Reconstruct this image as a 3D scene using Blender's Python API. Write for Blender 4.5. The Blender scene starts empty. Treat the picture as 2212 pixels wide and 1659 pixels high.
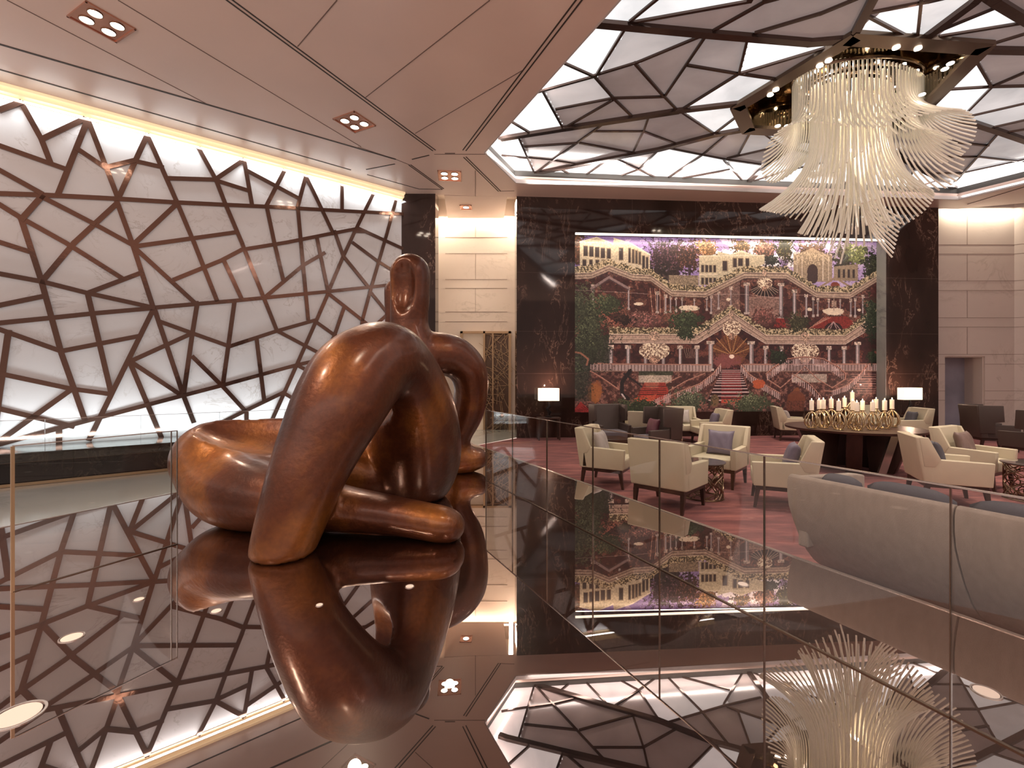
import bpy, bmesh, math, random
import numpy as np
from mathutils import Vector, Matrix
random.seed(7); rng = np.random.RandomState(7)
S = bpy.context.scene
COL = S.collection
PI = math.pi
# ---------------------------------------------------------------- camera, world, big lights, exposure
HZ = 815.0; CX = 1106.0; F = 1000.0; EYE = 1.65
cam = bpy.data.cameras.new('camera'); camo = bpy.data.objects.new('camera', cam); COL.objects.link(camo)
cam.sensor_width = 36.0; cam.lens = F / 2212.0 * 36.0
cam.shift_y = (HZ - 829.5) / 2212.0
cam.clip_start = 0.02; cam.clip_end = 100
camo.location = (0, 0, EYE); camo.rotation_euler = (PI / 2, 0, 0)
S.camera = camo
S.view_settings.view_transform = 'Standard'; S.view_settings.look = 'None'
S.view_settings.gamma = 1.0; S.view_settings.use_curve_mapping = False
S.view_settings.exposure = 0.9
w = bpy.data.worlds.new('room_fill'); S.world = w; w.use_nodes = True
_n = w.node_tree.nodes; _l = w.node_tree.links; _tc = _n.new('ShaderNodeTexCoord'); _sx = _n.new('ShaderNodeSeparateXYZ'); _l.new(_tc.outputs['Generated'], _sx.inputs[0])
_mr = _n.new('ShaderNodeMapRange'); _mr.inputs['From Min'].default_value = -1; _l.new(_sx.outputs['Z'], _mr.inputs['Value']); _rp = _n.new('ShaderNodeValToRGB'); _l.new(_mr.outputs[0], _rp.inputs[0])
_e = _rp.color_ramp.elements; _e.new(.5); _e.new(.5)
for _i, (_p, _c) in enumerate(((.30, (.85, .62, .52)), (.47, (.17, .12, .10)), (.60, (.11, .085, .078)), (.76, (.78, .66, .60)))): _e[_i].position = _p; _e[_i].color = (*_c, 1)
_l.new(_rp.outputs[0], _n['Background'].inputs[0]); _n['Background'].inputs[1].default_value = 2.1  # added ambient fill from outside the room, dimmest around eye level

def area(name, loc, direction, sx, sy, power, color, spread=None, xaxis=None):
    l = bpy.data.lights.new(name, 'AREA'); l.shape = 'RECTANGLE'; l.size = sx; l.size_y = sy
    l.energy = power; l.color = color
    if spread: l.spread = spread
    o = bpy.data.objects.new(name, l); COL.objects.link(o)
    d = Vector(direction).normalized(); z = -d
    x = Vector(xaxis).normalized() if xaxis else Vector((1, 0, 0))
    y = z.cross(x).normalized(); x = y.cross(z).normalized()
    M = Matrix((x, y, z)).transposed().to_4x4(); M.translation = Vector(loc)
    o.matrix_world = M
    o['kind'] = 'helper'
    return o
def spot(name, loc, target, power, color, angle=70, blend=.6, rad=.04):
    l = bpy.data.lights.new(name, 'SPOT'); l.energy = power; l.color = color
    l.spot_size = math.radians(angle); l.spot_blend = blend; l.shadow_soft_size = rad
    o = bpy.data.objects.new(name, l); COL.objects.link(o); o.location = loc
    o.rotation_euler = (Vector(target) - Vector(loc)).to_track_quat('-Z', 'Y').to_euler()
    o['kind'] = 'helper'
    return o
# pixel -> place in the room (frame 2212 x 1659)
def onz(px, py, z):
    Y = F * (EYE - z) / (py - HZ); return Vector(((px - CX) / F * Y, Y, z))
def atY(px, py, Y):
    return Vector(((px - CX) / F * Y, Y, EYE - (py - HZ) / F * Y))
# left wall frame : X = 1.234 Y - 18.23
LW0 = Vector((-8.62 - .777 * 3.0, 7.79 - .63 * 3.0, 0)); LWD = Vector((1.234, 1, 0)).normalized(); LWN = Vector((LWD.y, -LWD.x, 0))
def lw(px, py):
    u = (px - CX) / F; Y = 18.23 / (1.234 - u); X = u * Y
    return ((Vector((X, Y, 0)) - Vector((LW0.x, LW0.y, 0))).dot(LWD), EYE - (py - HZ) / F * Y)
def lwp(s, z, out=0.0): return LW0 + LWD * s + LWN * out + Vector((0, 0, z))
LW_LEN = (Vector((-2.93, 12.4, 0)) - LW0).length
# back wall frame
BW0 = Vector((.126, 12.56, 0)); BWD = Vector((1, .069, 0)).normalized(); BWN = Vector((BWD.y, -BWD.x, 0))
def bwp(s, z, out=0.0): return BW0 + BWD * s + BWN * out + Vector((0, 0, z))
CEIL = 6.56; SKY = 6.90; TOP = .33
COOL = (1.0, .97, .93); WARM = (1.0, .78, .58)
# light grazing the stone screen from the slot above it and from the ledge below it
mid = LW_LEN / 2
area('screen_top_light', lwp(mid, 6.40, .13), (-LWN.x * .12, -LWN.y * .12, -1), LW_LEN - .1, .08, 60, (.93, .98, 1.0), xaxis=LWD)
area('screen_ledge_light', lwp(mid, .58, .42), (-LWN.x * .45, -LWN.y * .45, 1), LW_LEN - .1, .10, 50, (.93, .98, 1.0), xaxis=LWD)
# coves
area('mural_strip_light', bwp(6.1, 5.56, -.12), (0, .25, -1), 8.9, .06, 26, (1, .86, .70), xaxis=BWD)
area('passage_cove_light_a', (-2.17, 13.5, 6.72), (-.1, 0, -1), .12, 1.9, 22, (1, .82, .62), xaxis=(1, 0, 0))
area('passage_cove_light_b', (-.03, 13.6, 6.72), (.1, 0, -1), .12, 1.9, 22, (1, .82, .62), xaxis=(1, 0, 0))
area('passage_cove_light_c', (-1.05, 14.42, 6.72), (0, .12, -1), 1.9, .12, 22, (1, .82, .62), xaxis=(1, 0, 0))
area('stone_cove_light', (14.0, 13.72, 6.72), (0, .15, -1), 2.2, .10, 22, (1, .85, .66), xaxis=(1, 0, 0))
# dome rim lights hidden in the step above the ceiling edge
area('rim_light_left', (1.75, 5.2, 6.62), (.30, .12, 1), 10.4, .10, 240, COOL, xaxis=(-.491, 1, 0))
area('rim_light_back', (6.3, 12.12, 6.66), (0, -.33, 1), 11.8, .10, 85, COOL, xaxis=(1, .09, 0))
area('rim_light_right', (14.6, 9.4, 6.62), (-.28, -.18, 1), 8.0, .10, 80, COOL, xaxis=(.68, -1.03, 0))
area('rim_light_corner', (-.20, 10.95, 6.62), (.3, -.2, 1), 1.6, .10, 16, COOL, xaxis=(.69, 1.57, 0))
# ---------------------------------------------------------------- materials
def mat(name): 
    m = bpy.data.materials.new(name); m.use_nodes = True
    return m, m.node_tree.nodes, m.node_tree.links
def inp(b, k, v):
    if k in b.inputs: b.inputs[k].default_value = v
def simple(name, col, rough=.5, metal=0.0, coat=0.0, emis=None, estr=0.0, spec=None, noise=None, bump=0.0, bscale=60, stretch=(1, 1, 1)):
    m, n, l = mat(name); b = n['Principled BSDF']
    inp(b, 'Base Color', (*col, 1)); inp(b, 'Roughness', rough); inp(b, 'Metallic', metal); inp(b, 'Coat Weight', coat); inp(b, 'Coat Roughness', .05)
    if spec is not None: inp(b, 'Specular IOR Level', spec)
    if emis: inp(b, 'Emission Color', (*emis, 1)); inp(b, 'Emission Strength', estr)
    tc = n.new('ShaderNodeTexCoord'); mp = n.new('ShaderNodeMapping'); l.new(tc.outputs['Object'], mp.inputs[0]); mp.inputs['Scale'].default_value = stretch
    if noise:
        sc, amt = noise
        t = n.new('ShaderNodeTexNoise'); t.inputs['Scale'].default_value = sc; t.inputs['Detail'].default_value = 5; l.new(mp.outputs[0], t.inputs[0])
        r = n.new('ShaderNodeValToRGB'); l.new(t.outputs['Fac'], r.inputs[0])
        r.color_ramp.elements[0].position = .3; r.color_ramp.elements[1].position = .7
        r.color_ramp.elements[0].color = (*[c * (1 - amt) for c in col], 1); r.color_ramp.elements[1].color = (*[min(1, c * (1 + amt)) for c in col], 1)
        l.new(r.outputs[0], b.inputs['Base Color'])
    if bump:
        t = n.new('ShaderNodeTexNoise'); t.inputs['Scale'].default_value = bscale; t.inputs['Detail'].default_value = 3; l.new(mp.outputs[0], t.inputs[0])
        bp = n.new('ShaderNodeBump'); bp.inputs['Strength'].default_value = bump; bp.inputs['Distance'].default_value = .01
        l.new(t.outputs['Fac'], bp.inputs['Height']); l.new(bp.outputs[0], b.inputs['Normal'])
    return m
def ramp(n, stops):
    r = n.new('ShaderNodeValToRGB'); e = r.color_ramp.elements
    while len(e) < len(stops): e.new(.5)
    for i, (p, c) in enumerate(stops): e[i].position = p; e[i].color = (*c, 1)
    return r
def veined(name, base, vein, scale, rough, coat=0, thin=.03, attr=None, spec=.5, cloud=.15, stretch=(1, 1, 1), emission=0):
    """polished stone: cloudy base with thin irregular veins"""
    m, n, l = mat(name); b = n['Principled BSDF']
    tc = n.new('ShaderNodeTexCoord'); mp = n.new('ShaderNodeMapping'); l.new(tc.outputs['Object'], mp.inputs[0]); mp.inputs['Scale'].default_value = stretch
    src = mp.outputs[0]
    if attr:
        a = n.new('ShaderNodeAttribute'); a.attribute_name = attr
        v = n.new('ShaderNodeVectorMath'); v.operation = 'MULTIPLY_ADD'; v.inputs[1].default_value = (3.7, 5.1, 2.3)
        l.new(a.outputs['Fac'], v.inputs[0]); l.new(src, v.inputs[2]); src = v.outputs[0]
    t0 = n.new('ShaderNodeTexNoise'); t0.inputs['Scale'].default_value = scale * .6; t0.inputs['Detail'].default_value = 6; l.new(src, t0.inputs[0])
    t1 = n.new('ShaderNodeTexNoise'); t1.inputs['Scale'].default_value = scale; t1.inputs['Detail'].default_value = 9; t1.inputs['Roughness'].default_value = .62
    t1.inputs['Distortion'].default_value = 1.2; l.new(src, t1.inputs[0])
    s = n.new('ShaderNodeMath'); s.operation = 'SUBTRACT'; s.inputs[1].default_value = .5; l.new(t1.outputs['Fac'], s.inputs[0])
    ab = n.new('ShaderNodeMath'); ab.operation = 'ABSOLUTE'; l.new(s.outputs[0], ab.inputs[0])
    r = ramp(n, [(0, (1, 1, 1)), (thin * .35, (.45, .45, .45)), (thin, (0, 0, 0))]); l.new(ab.outputs[0], r.inputs[0])
    gate = ramp(n, [(.48, (0, 0, 0)), (.62, (1, 1, 1))]); l.new(t0.outputs['Fac'], gate.inputs[0])
    mu = n.new('ShaderNodeMath'); mu.operation = 'MULTIPLY'; l.new(r.outputs[0], mu.inputs[0]); l.new(gate.outputs[0], mu.inputs[1])
    base_r = ramp(n, [(.3, tuple(c * (1 - cloud) for c in base)), (.7, tuple(min(1, c * (1 + cloud)) for c in base))]); l.new(t0.outputs['Fac'], base_r.inputs[0])
    mx = n.new('ShaderNodeMix'); mx.data_type = 'RGBA'; l.new(mu.outputs[0], mx.inputs[0]); l.new(base_r.outputs[0], mx.inputs[6]); mx.inputs[7].default_value = (*vein, 1)
    l.new(mx.outputs[2], b.inputs['Base Color'])
    inp(b, 'Roughness', rough); inp(b, 'Coat Weight', coat); inp(b, 'Coat Roughness', .03); inp(b, 'Specular IOR Level', spec)
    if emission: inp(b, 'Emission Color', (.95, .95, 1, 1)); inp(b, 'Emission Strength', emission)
    return m

M = {}
M['ceiling'] = simple('brown_lacquer_ceiling', (.55, .415, .355), .30, noise=(.6, .05), spec=.5)
M['slot'] = simple('dark_slot', (.025, .015, .012), .6)
M['joint'] = simple('panel_joint', (.13, .085, .07), .7)
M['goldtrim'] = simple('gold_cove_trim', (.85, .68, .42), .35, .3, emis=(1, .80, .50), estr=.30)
M['marble'] = veined('white_veined_marble', (.60, .61, .62), (.40, .38, .36), 1.3, .16, coat=.4, thin=.02, attr='pid', cloud=.06, emission=.035)  # faint even glow added to brighten the stone between the two light strips
M['bar'] = simple('polished_bronze_bar', (.15, .088, .068), .12, .85, bump=.25, bscale=5)
M['domebar'] = simple('dark_bronze_dome_bar', (.10, .07, .06), .15, .85, bump=.2, bscale=6)
M['darkmarble'] = veined('dark_emperador_marble', (.030, .016, .013), (.26, .16, .12), 2.1, .06, coat=0, spec=.38, thin=.018, cloud=.4, stretch=(1, 1, .45))
M['blackstone'] = veined('black_polished_stone', (.016, .012, .011), (.09, .07, .05), 2.0, .12, cloud=.3, thin=.02)
M['lightstone'] = veined('cream_limestone', (.66, .585, .525), (.56, .49, .43), .8, .32, cloud=.04)
M['stonejoint'] = simple('limestone_joint', (.30, .24, .20), .8)
M['jointline'] = simple('plinth_joint', (.05, .035, .03), .3)
M['floorstone'] = veined('grey_floor_stone', (.36, .36, .335), (.24, .25, .24), .45, .14, thin=.06, cloud=.18)
M['bronze_dark'] = simple('dark_bronze_metal', (.16, .115, .085), .25, .9)
M['steel'] = simple('brushed_steel_edge', (.62, .56, .52), .25, .9)
M['wood'] = simple('dark_espresso_wood', (.045, .022, .016), .32, noise=(6, .4), stretch=(1, 1, .15))
M['cream'] = simple('cream_leather', (.54, .48, .355), .45, noise=(3, .04), bump=.12, bscale=180)
M['taupe'] = simple('brown_leather', (.060, .042, .036), .42, bump=.1, bscale=160)
M['greycloth'] = simple('grey_lavender_cloth', (.16, .14, .16), .85, bump=.2, bscale=220)
M['purple'] = simple('slate_purple_satin', (.145, .125, .175), .50, noise=(9, .12), bump=.2, bscale=120)
M['brownsatin'] = simple('brown_mauve_satin', (.17, .115, .10), .42, noise=(9, .14), bump=.2, bscale=120)
M['silver'] = simple('silver_grey_satin', (.42, .38, .37), .45, noise=(9, .12), bump=.2, bscale=120)
M['burgundy'] = simple('burgundy_satin', (.10, .03, .045), .5, noise=(9, .14))
M['sofacloth'] = simple('pale_taupe_chenille', (.36, .30, .255), .88, noise=(22, .07), bump=.35, bscale=240, stretch=(1, 1, .35))
M['sofainner'] = simple('slate_grey_cushion', (.085, .082, .10), .7, bump=.2, bscale=160)
M['piping'] = simple('dark_piping', (.02, .02, .025), .6)
M['bronzelat'] = simple('aged_bronze_ribbon', (.22, .15, .10), .3, .9)
M['tableglass'] = simple('smoked_glass_top', (.10, .09, .085), .04, .0, coat=1)
M['gold'] = simple('champagne_gold', (.62, .50, .33), .2, 1.0)
M['candle'] = simple('ivory_wax', (.80, .70, .60), .5, emis=(1, .72, .45), estr=.06)
M['flame'] = simple('flame', (1, .8, .5), .5, emis=(1, .74, .40), estr=28)
M['shade'] = simple('lit_lamp_shade', (.9, .8, .68), .7, emis=(1, .77, .55), estr=.8)
M['figure'] = simple('black_bronze_figure', (.02, .015, .014), .3, .6)
M['lampdisc'] = simple('lit_downlight', (1, .9, .8), .4, emis=(1, .83, .66), estr=22)
M['rosecopper'] = simple('rose_copper_reflector', (.62, .36, .27), .22, .9)
M['strip'] = simple('lit_white_strip', (1, 1, 1), .5, emis=(1, .87, .70), estr=1.8)
M['bluedoor'] = simple('frosted_blue_glass', (.30, .30, .36), .25, noise=(1.1, .25))
M['floorlight'] = simple('floor_lens', (.80, .66, .57), .25, emis=(1, .80, .66), estr=.12)
M['gridwood'] = simple('bronze_gilt_frame', (.50, .36, .22), .3, .8)
M['fascia'] = simple('pale_fascia', (.42, .385, .37), .6)
M['channel'] = simple('dark_rim_channel', (.05, .045, .04), .6)
M['pocket'] = simple('bronze_mirror_pocket', (.17, .12, .07), .07, 1.0, bump=.5, bscale=3)
M['crystal'] = simple('lit_crystal_rod', (.80, .76, .66), .12, .0, coat=.8, emis=(1, .90, .70), estr=.05)
M['lightwall'] = simple('backdrop_wall', (.45, .36, .31), .6)

def plinth_mat():
    m, n, l = mat('mirror_polished_dark_stone'); b = n['Principled BSDF']
    tc = n.new('ShaderNodeTexCoord'); t = n.new('ShaderNodeTexNoise'); t.inputs['Scale'].default_value = 14; t.inputs['Detail'].default_value = 6
    l.new(tc.outputs['Object'], t.inputs[0])
    r = ramp(n, [(.3, (.028, .013, .010)), (.75, (.055, .026, .02))]); l.new(t.outputs['Fac'], r.inputs[0]); l.new(r.outputs[0], b.inputs['Base Color'])
    inp(b, 'Roughness', .25)
    g = n.new('ShaderNodeBsdfGlossy'); _fw = n.new('ShaderNodeLayerWeight'); _fw.inputs[0].default_value = .5; _cr = ramp(n, [(.25, (.40, .325, .30)), (.62, (.58, .50, .475)), (.85, (.80, .74, .72))]); l.new(_fw.outputs['Facing'], _cr.inputs[0]); l.new(_cr.outputs[0], g.inputs['Color']); g.inputs['Roughness'].default_value = .006
    lw_ = n.new('ShaderNodeFresnel'); lw_.inputs['IOR'].default_value = 2.6
    mr = n.new('ShaderNodeMapRange'); mr.inputs['From Min'].default_value = .18; mr.inputs['From Max'].default_value = .8; mr.inputs['To Min'].default_value = .82; mr.inputs['To Max'].default_value = 1.0
    l.new(lw_.outputs[0], mr.inputs['Value'])
    mx = n.new('ShaderNodeMixShader'); l.new(mr.outputs[0], mx.inputs[0]); l.new(b.outputs[0], mx.inputs[1]); l.new(g.outputs[0], mx.inputs[2])
    l.new(mx.outputs[0], n['Material Output'].inputs[0]); return m
M['plinth'] = plinth_mat()
def glass_mat():
    m, n, l = mat('clear_balustrade_glass'); n.remove(n['Principled BSDF'])
    tr = n.new('ShaderNodeBsdfTransparent'); tr.inputs[0].default_value = (.95, .965, .96, 1)
    g = n.new('ShaderNodeBsdfGlossy'); g.inputs['Roughness'].default_value = 0.0; g.inputs[0].default_value = (1, 1, 1, 1)
    fa = n.new('ShaderNodeLayerWeight'); fa.inputs[0].default_value = .5
    pw = n.new('ShaderNodeMath'); pw.operation = 'POWER'; pw.inputs[1].default_value = 4.0; l.new(fa.outputs['Facing'], pw.inputs[0])
    fr = n.new('ShaderNodeMath'); fr.operation = 'MULTIPLY_ADD'; fr.inputs[1].default_value = .93; fr.inputs[2].default_value = .04; l.new(pw.outputs[0], fr.inputs[0])
    mx = n.new('ShaderNodeMixShader'); l.new(fr.outputs[0], mx.inputs[0]); l.new(tr.outputs[0], mx.inputs[1]); l.new(g.outputs[0], mx.inputs[2])
    l.new(mx.outputs[0], n['Material Output'].inputs[0]); return m
M['glass'] = glass_mat()
def statue_mat():
    m, n, l = mat('patinated_bronze'); b = n['Principled BSDF']
    tc = n.new('ShaderNodeTexCoord')
    t = n.new('ShaderNodeTexNoise'); t.inputs['Scale'].default_value = 1.1; t.inputs['Detail'].default_value = 5; l.new(tc.outputs['Object'], t.inputs[0])
    r = ramp(n, [(.30, (.048, .011, .005)), (.5, (.115, .031, .009)), (.62, (.27, .095, .014)), (.75, (.20, .036, .008))]); l.new(t.outputs['Fac'], r.inputs[0])
    t2 = n.new('ShaderNodeTexNoise'); t2.inputs['Scale'].default_value = 26; t2.inputs['Detail'].default_value = 6; l.new(tc.outputs['Object'], t2.inputs[0])
    mx = n.new('ShaderNodeMix'); mx.data_type = 'RGBA'; mx.blend_type = 'MULTIPLY'; mx.inputs[0].default_value = .45
    r2 = ramp(n, [(.35, (.55, .55, .55)), (.65, (1, 1, 1))]); l.new(t2.outputs['Fac'], r2.inputs[0])
    l.new(r.outputs[0], mx.inputs[6]); l.new(r2.outputs[0], mx.inputs[7]); l.new(mx.outputs[2], b.inputs['Base Color'])
    inp(b, 'Metallic', .6); inp(b, 'Roughness', .42); inp(b, 'Coat Weight', .35); inp(b, 'Coat Roughness', .18)
    bp = n.new('ShaderNodeBump'); bp.inputs['Strength'].default_value = .4; bp.inputs['Distance'].default_value = .012; l.new(t2.outputs['Fac'], bp.inputs['Height']); l.new(bp.outputs[0], b.inputs['Normal'])
    return m
M['statue'] = statue_mat()
def carpet_mat():
    m, n, l = mat('burgundy_carpet'); b = n['Principled BSDF']
    tc = n.new('ShaderNodeTexCoord'); mp = n.new('ShaderNodeMapping'); mp.inputs['Rotation'].default_value = (0, 0, .12); mp.inputs['Scale'].default_value = (.55, 2.6, 1)
    l.new(tc.outputs['Object'], mp.inputs[0])
    t = n.new('ShaderNodeTexNoise'); t.inputs['Scale'].default_value = 2.2; t.inputs['Detail'].default_value = 8; t.inputs['Roughness'].default_value = .65; l.new(mp.outputs[0], t.inputs[0])
    r = ramp(n, [(.32, (.11, .042, .048)), (.5, (.19, .066, .068)), (.68, (.34, .125, .112))]); l.new(t.outputs['Fac'], r.inputs[0]); l.new(r.outputs[0], b.inputs['Base Color'])
    inp(b, 'Roughness', .95)
    t2 = n.new('ShaderNodeTexNoise'); t2.inputs['Scale'].default_value = 200; l.new(tc.outputs['Object'], t2.inputs[0])
    bp = n.new('ShaderNodeBump'); bp.inputs['Strength'].default_value = .4; bp.inputs['Distance'].default_value = .01; l.new(t2.outputs['Fac'], bp.inputs['Height']); l.new(bp.outputs[0], b.inputs['Normal'])
    return m
M['carpet'] = carpet_mat()
def skypanel_mat():
    m, n, l = mat('backlit_alabaster_panel'); b = n['Principled BSDF']
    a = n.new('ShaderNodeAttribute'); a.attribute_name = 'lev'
    pidn = n.new('ShaderNodeAttribute'); pidn.attribute_name = 'pid'
    tc = n.new('ShaderNodeTexCoord')
    v = n.new('ShaderNodeVectorMath'); v.operation = 'MULTIPLY_ADD'; v.inputs[1].default_value = (3.7, 5.1, 2.3); l.new(pidn.outputs['Fac'], v.inputs[0]); l.new(tc.outputs['Object'], v.inputs[2])
    t = n.new('ShaderNodeTexNoise'); t.inputs['Scale'].default_value = .9; t.inputs['Detail'].default_value = 6; t.inputs['Distortion'].default_value = .6; l.new(v.outputs[0], t.inputs[0])
    r = ramp(n, [(.3, (.27, .215, .20)), (.7, (.37, .30, .285))]); l.new(t.outputs['Fac'], r.inputs[0]); l.new(r.outputs[0], b.inputs['Base Color'])
    r2 = ramp(n, [(.3, (.62, .64, .65)), (.7, (1, 1, 1))]); l.new(t.outputs['Fac'], r2.inputs[0])
    l.new(r2.outputs[0], b.inputs['Emission Color'])
    l.new(a.outputs['Fac'], b.inputs['Emission Strength'])  # level also carries the light and dark of tilted facets
    inp(b, 'Roughness', .16); inp(b, 'Specular IOR Level', .5)
    return m
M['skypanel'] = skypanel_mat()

# ---------------------------------------------------------------- mesh helpers
class MB:
    def __init__(s): s.v = []; s.f = []
    def add(s, vs, fs):
        o = len(s.v); s.v += [tuple(v) for v in vs]; s.f += [tuple(i + o for i in f) for f in fs]; return s
    def box(s, x0, x1, y0, y1, z0, z1, M4=None):
        vs = [Vector((x, y, z)) for z in (z0, z1) for y in (y0, y1) for x in (x0, x1)]
        if M4 is not None: vs = [M4 @ v for v in vs]
        return s.add(vs, [(0, 2, 3, 1), (4, 5, 7, 6), (0, 1, 5, 4), (2, 6, 7, 3), (0, 4, 6, 2), (1, 3, 7, 5)])
    def prism(s, poly, a, b, fn):
        """poly: 2-D outline, extruded between a and b; fn(u,v,w)->3-D"""
        n = len(poly); vs = [fn(u, v, a) for u, v in poly] + [fn(u, v, b) for u, v in poly]
        return s.add(vs, [tuple(range(n))[::-1], tuple(range(n, 2 * n))] + [(i, (i + 1) % n, n + (i + 1) % n, n + i) for i in range(n)])
    def tube(s, pts, r, k=8, cap=True, r2=None):
        pts = [Vector(p) for p in pts]; n = len(pts); rs = r if isinstance(r, (list, tuple)) else [r] * n
        up = Vector((0, 0, 1)); t0 = (pts[1] - pts[0]).normalized()
        if abs(t0.dot(up)) > .9: up = Vector((1, 0, 0))
        side = t0.cross(up).normalized(); vs = []
        for i, p in enumerate(pts):
            t = (pts[min(i + 1, n - 1)] - pts[max(i - 1, 0)]).normalized()
            side = (side - t * side.dot(t)).normalized(); bn = t.cross(side)
            for j in range(k):
                a = 2 * PI * j / k; vs.append(p + side * (math.cos(a) * rs[i]) + bn * (math.sin(a) * (rs[i] if r2 is None else r2)))
        fs = [(i * k + j, i * k + (j + 1) % k, (i + 1) * k + (j + 1) % k, (i + 1) * k + j) for i in range(n - 1) for j in range(k)]
        if cap: fs += [tuple(range(k))[::-1], tuple(range((n - 1) * k, n * k))]
        return s.add(vs, fs)
    def lathe(s, prof, k=24, c=(0, 0, 0), ring=False):
        if ring: prof = list(prof) + [prof[0]]
        n = len(prof); vs = []
        for r, z in prof:
            for j in range(k): a = 2 * PI * j / k; vs.append((c[0] + r * math.cos(a), c[1] + r * math.sin(a), c[2] + z))
        fs = [(i * k + j, i * k + (j + 1) % k, (i + 1) * k + (j + 1) % k, (i + 1) * k + j) for i in range(n - 1) for j in range(k)]
        if not ring: fs += [tuple(range(k))[::-1], tuple(range((n - 1) * k, n * k))]
        return s.add(vs, fs)
    def build(s, name, m, parent=None, smooth=False, bevel=0, segs=2, flatfix=True):
        me = bpy.data.meshes.new(name); me.from_pydata(s.v, [], s.f)
        bm = bmesh.new(); bm.from_mesh(me); bmesh.ops.recalc_face_normals(bm, faces=bm.faces)
        if bevel: 
            es = [e for e in bm.edges if len(e.link_faces) == 2 and e.calc_face_angle(0) > .5]
            bmesh.ops.bevel(bm, geom=es, offset=bevel, segments=segs, affect='EDGES', profile=.6, clamp_overlap=True)
        bm.to_mesh(me); bm.free()
        if smooth or bevel:
            me.polygons.foreach_set('use_smooth', [True] * len(me.polygons))
            if hasattr(me, 'set_sharp_from_angle'): me.set_sharp_from_angle(angle=math.radians(50 if smooth else 40))
        me.materials.append(M[m]); o = bpy.data.objects.new(name, me); COL.objects.link(o)
        if parent: o.parent = parent
        return o
def tag(o, label=None, cat=None, group=None, kind=None):
    if label: o['label'] = label
    if cat: o['category'] = cat
    if group: o['group'] = group
    if kind: o['kind'] = kind
    return o
def empty(name, loc, rz=0.0, label=None, cat=None, group=None):
    o = bpy.data.objects.new(name, None); COL.objects.link(o); o.location = loc; o.rotation_euler = (0, 0, rz); o.empty_display_size = .1
    return tag(o, label, cat, group)
def copy_tree(o, parent=None):
    c = o.copy(); COL.objects.link(c); c.parent = parent
    for ch in list(o.children): copy_tree(ch, c)
    return c
def struct(mb, name, m, parent=None, **k): return tag(mb.build(name, m, parent, **k), kind='structure')
def bar2d(mb, a, b, wd, fn, w0, w1, ext=.02):
    """a straight flat bar between 2-D points on a surface; fn(u,v,w)"""
    a = Vector(a); b = Vector(b); d = (b - a)
    if d.length < 1e-5: return
    d.normalize(); p = Vector((-d.y, d.x)) * wd / 2; a = a - d * ext; b = b + d * ext
    mb.prism([tuple(a + p), tuple(b + p), tuple(b - p), tuple(a - p)], w0, w1, fn)
def seg_mask(nx, ny, x0, y0, h, segs, wd):
    m = np.zeros((ny, nx), bool)
    for a, b in segs:
        L = max(1, int(math.hypot(b[0] - a[0], b[1] - a[1]) / (h * .35)))
        for i in range(L + 1):
            t = i / L; x = a[0] + (b[0] - a[0]) * t; y = a[1] + (b[1] - a[1]) * t
            ix = int((x - x0) / h); iy = int((y - y0) / h)
            for dx in (0, 1):
                for dy in (0, 1):
                    if 0 <= ix + dx < nx and 0 <= iy + dy < ny: m[iy + dy, ix + dx] = True
    return m
def flood(mask):
    ny, nx = mask.shape; lab = np.where(mask, -1, 0); k = 0
    for sy in range(ny):
        for sx in range(nx):
            if lab[sy, sx] == 0:
                k += 1; st = [(sy, sx)]; lab[sy, sx] = k
                while st:
                    y, x = st.pop()
                    for yy, xx in ((y + 1, x), (y - 1, x), (y, x + 1), (y, x - 1)):
                        if 0 <= yy < ny and 0 <= xx < nx and lab[yy, xx] == 0: lab[yy, xx] = k; st.append((yy, xx))
    # bars take the label of a neighbour (hidden beneath the metal)
    for _ in range(6):
        for ax, sh in ((0, 1), (0, -1), (1, 1), (1, -1)):
            r = np.roll(lab, sh, ax); lab = np.where((lab < 0) & (r > 0), r, lab)
    lab[lab < 0] = 1
    return lab, k
def grid_sheet(name, nx, ny, x0, y0, h, fn, m, parent, attrs, keep=None):
    gx, gy = np.meshgrid(np.arange(nx + 1) * h + x0, np.arange(ny + 1) * h + y0)
    P = fn(gx.ravel(), gy.ravel())
    yy, xx = np.meshgrid(np.arange(ny), np.arange(nx), indexing='ij')
    a = (yy * (nx + 1) + xx).ravel(); quads = np.stack([a, a + 1, a + nx + 2, a + nx + 1], 1)
    if keep is not None: quads = quads[keep.ravel()]
    me = bpy.data.meshes.new(name); me.vertices.add(len(P)); me.vertices.foreach_set('co', P.astype(np.float32).ravel())
    nq = len(quads); me.loops.add(nq * 4); me.loops.foreach_set('vertex_index', quads.astype(np.int32).ravel())
    me.polygons.add(nq); me.polygons.foreach_set('loop_start', np.arange(nq, dtype=np.int32) * 4)
    me.update(calc_edges=True)
    for k, val in attrs.items():
        v = val.ravel() if keep is None else val.ravel()[keep.ravel()]
        at = me.attributes.new(k, 'FLOAT', 'FACE'); at.data.foreach_set('value', v.astype(np.float32))
    me.materials.append(M[m]); o = bpy.data.objects.new(name, me); COL.objects.link(o)
    if parent: o.parent = parent
    return o
# ---------------------------------------------------------------- floors
fl = MB()
fl.add([(-16, -4, 0), (-1.3, -4, 0), (-1.3, 10.6, 0), (.126, 12.7, 0), (.13, 16, 0), (-16, 16, 0)], [(0, 1, 2, 3, 4, 5)])
struct(fl, 'floor', 'floorstone')
cp = MB()
cp.add([(-1.3, -4, .004), (24, -4, .004), (24, 16, .004), (.126, 16, .004), (.126, 12.5, .004), (-1.3, 10.6, .004)], [(0, 1, 2, 3, 4, 5)])
struct(cp, 'floor_carpet', 'carpet')
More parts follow.
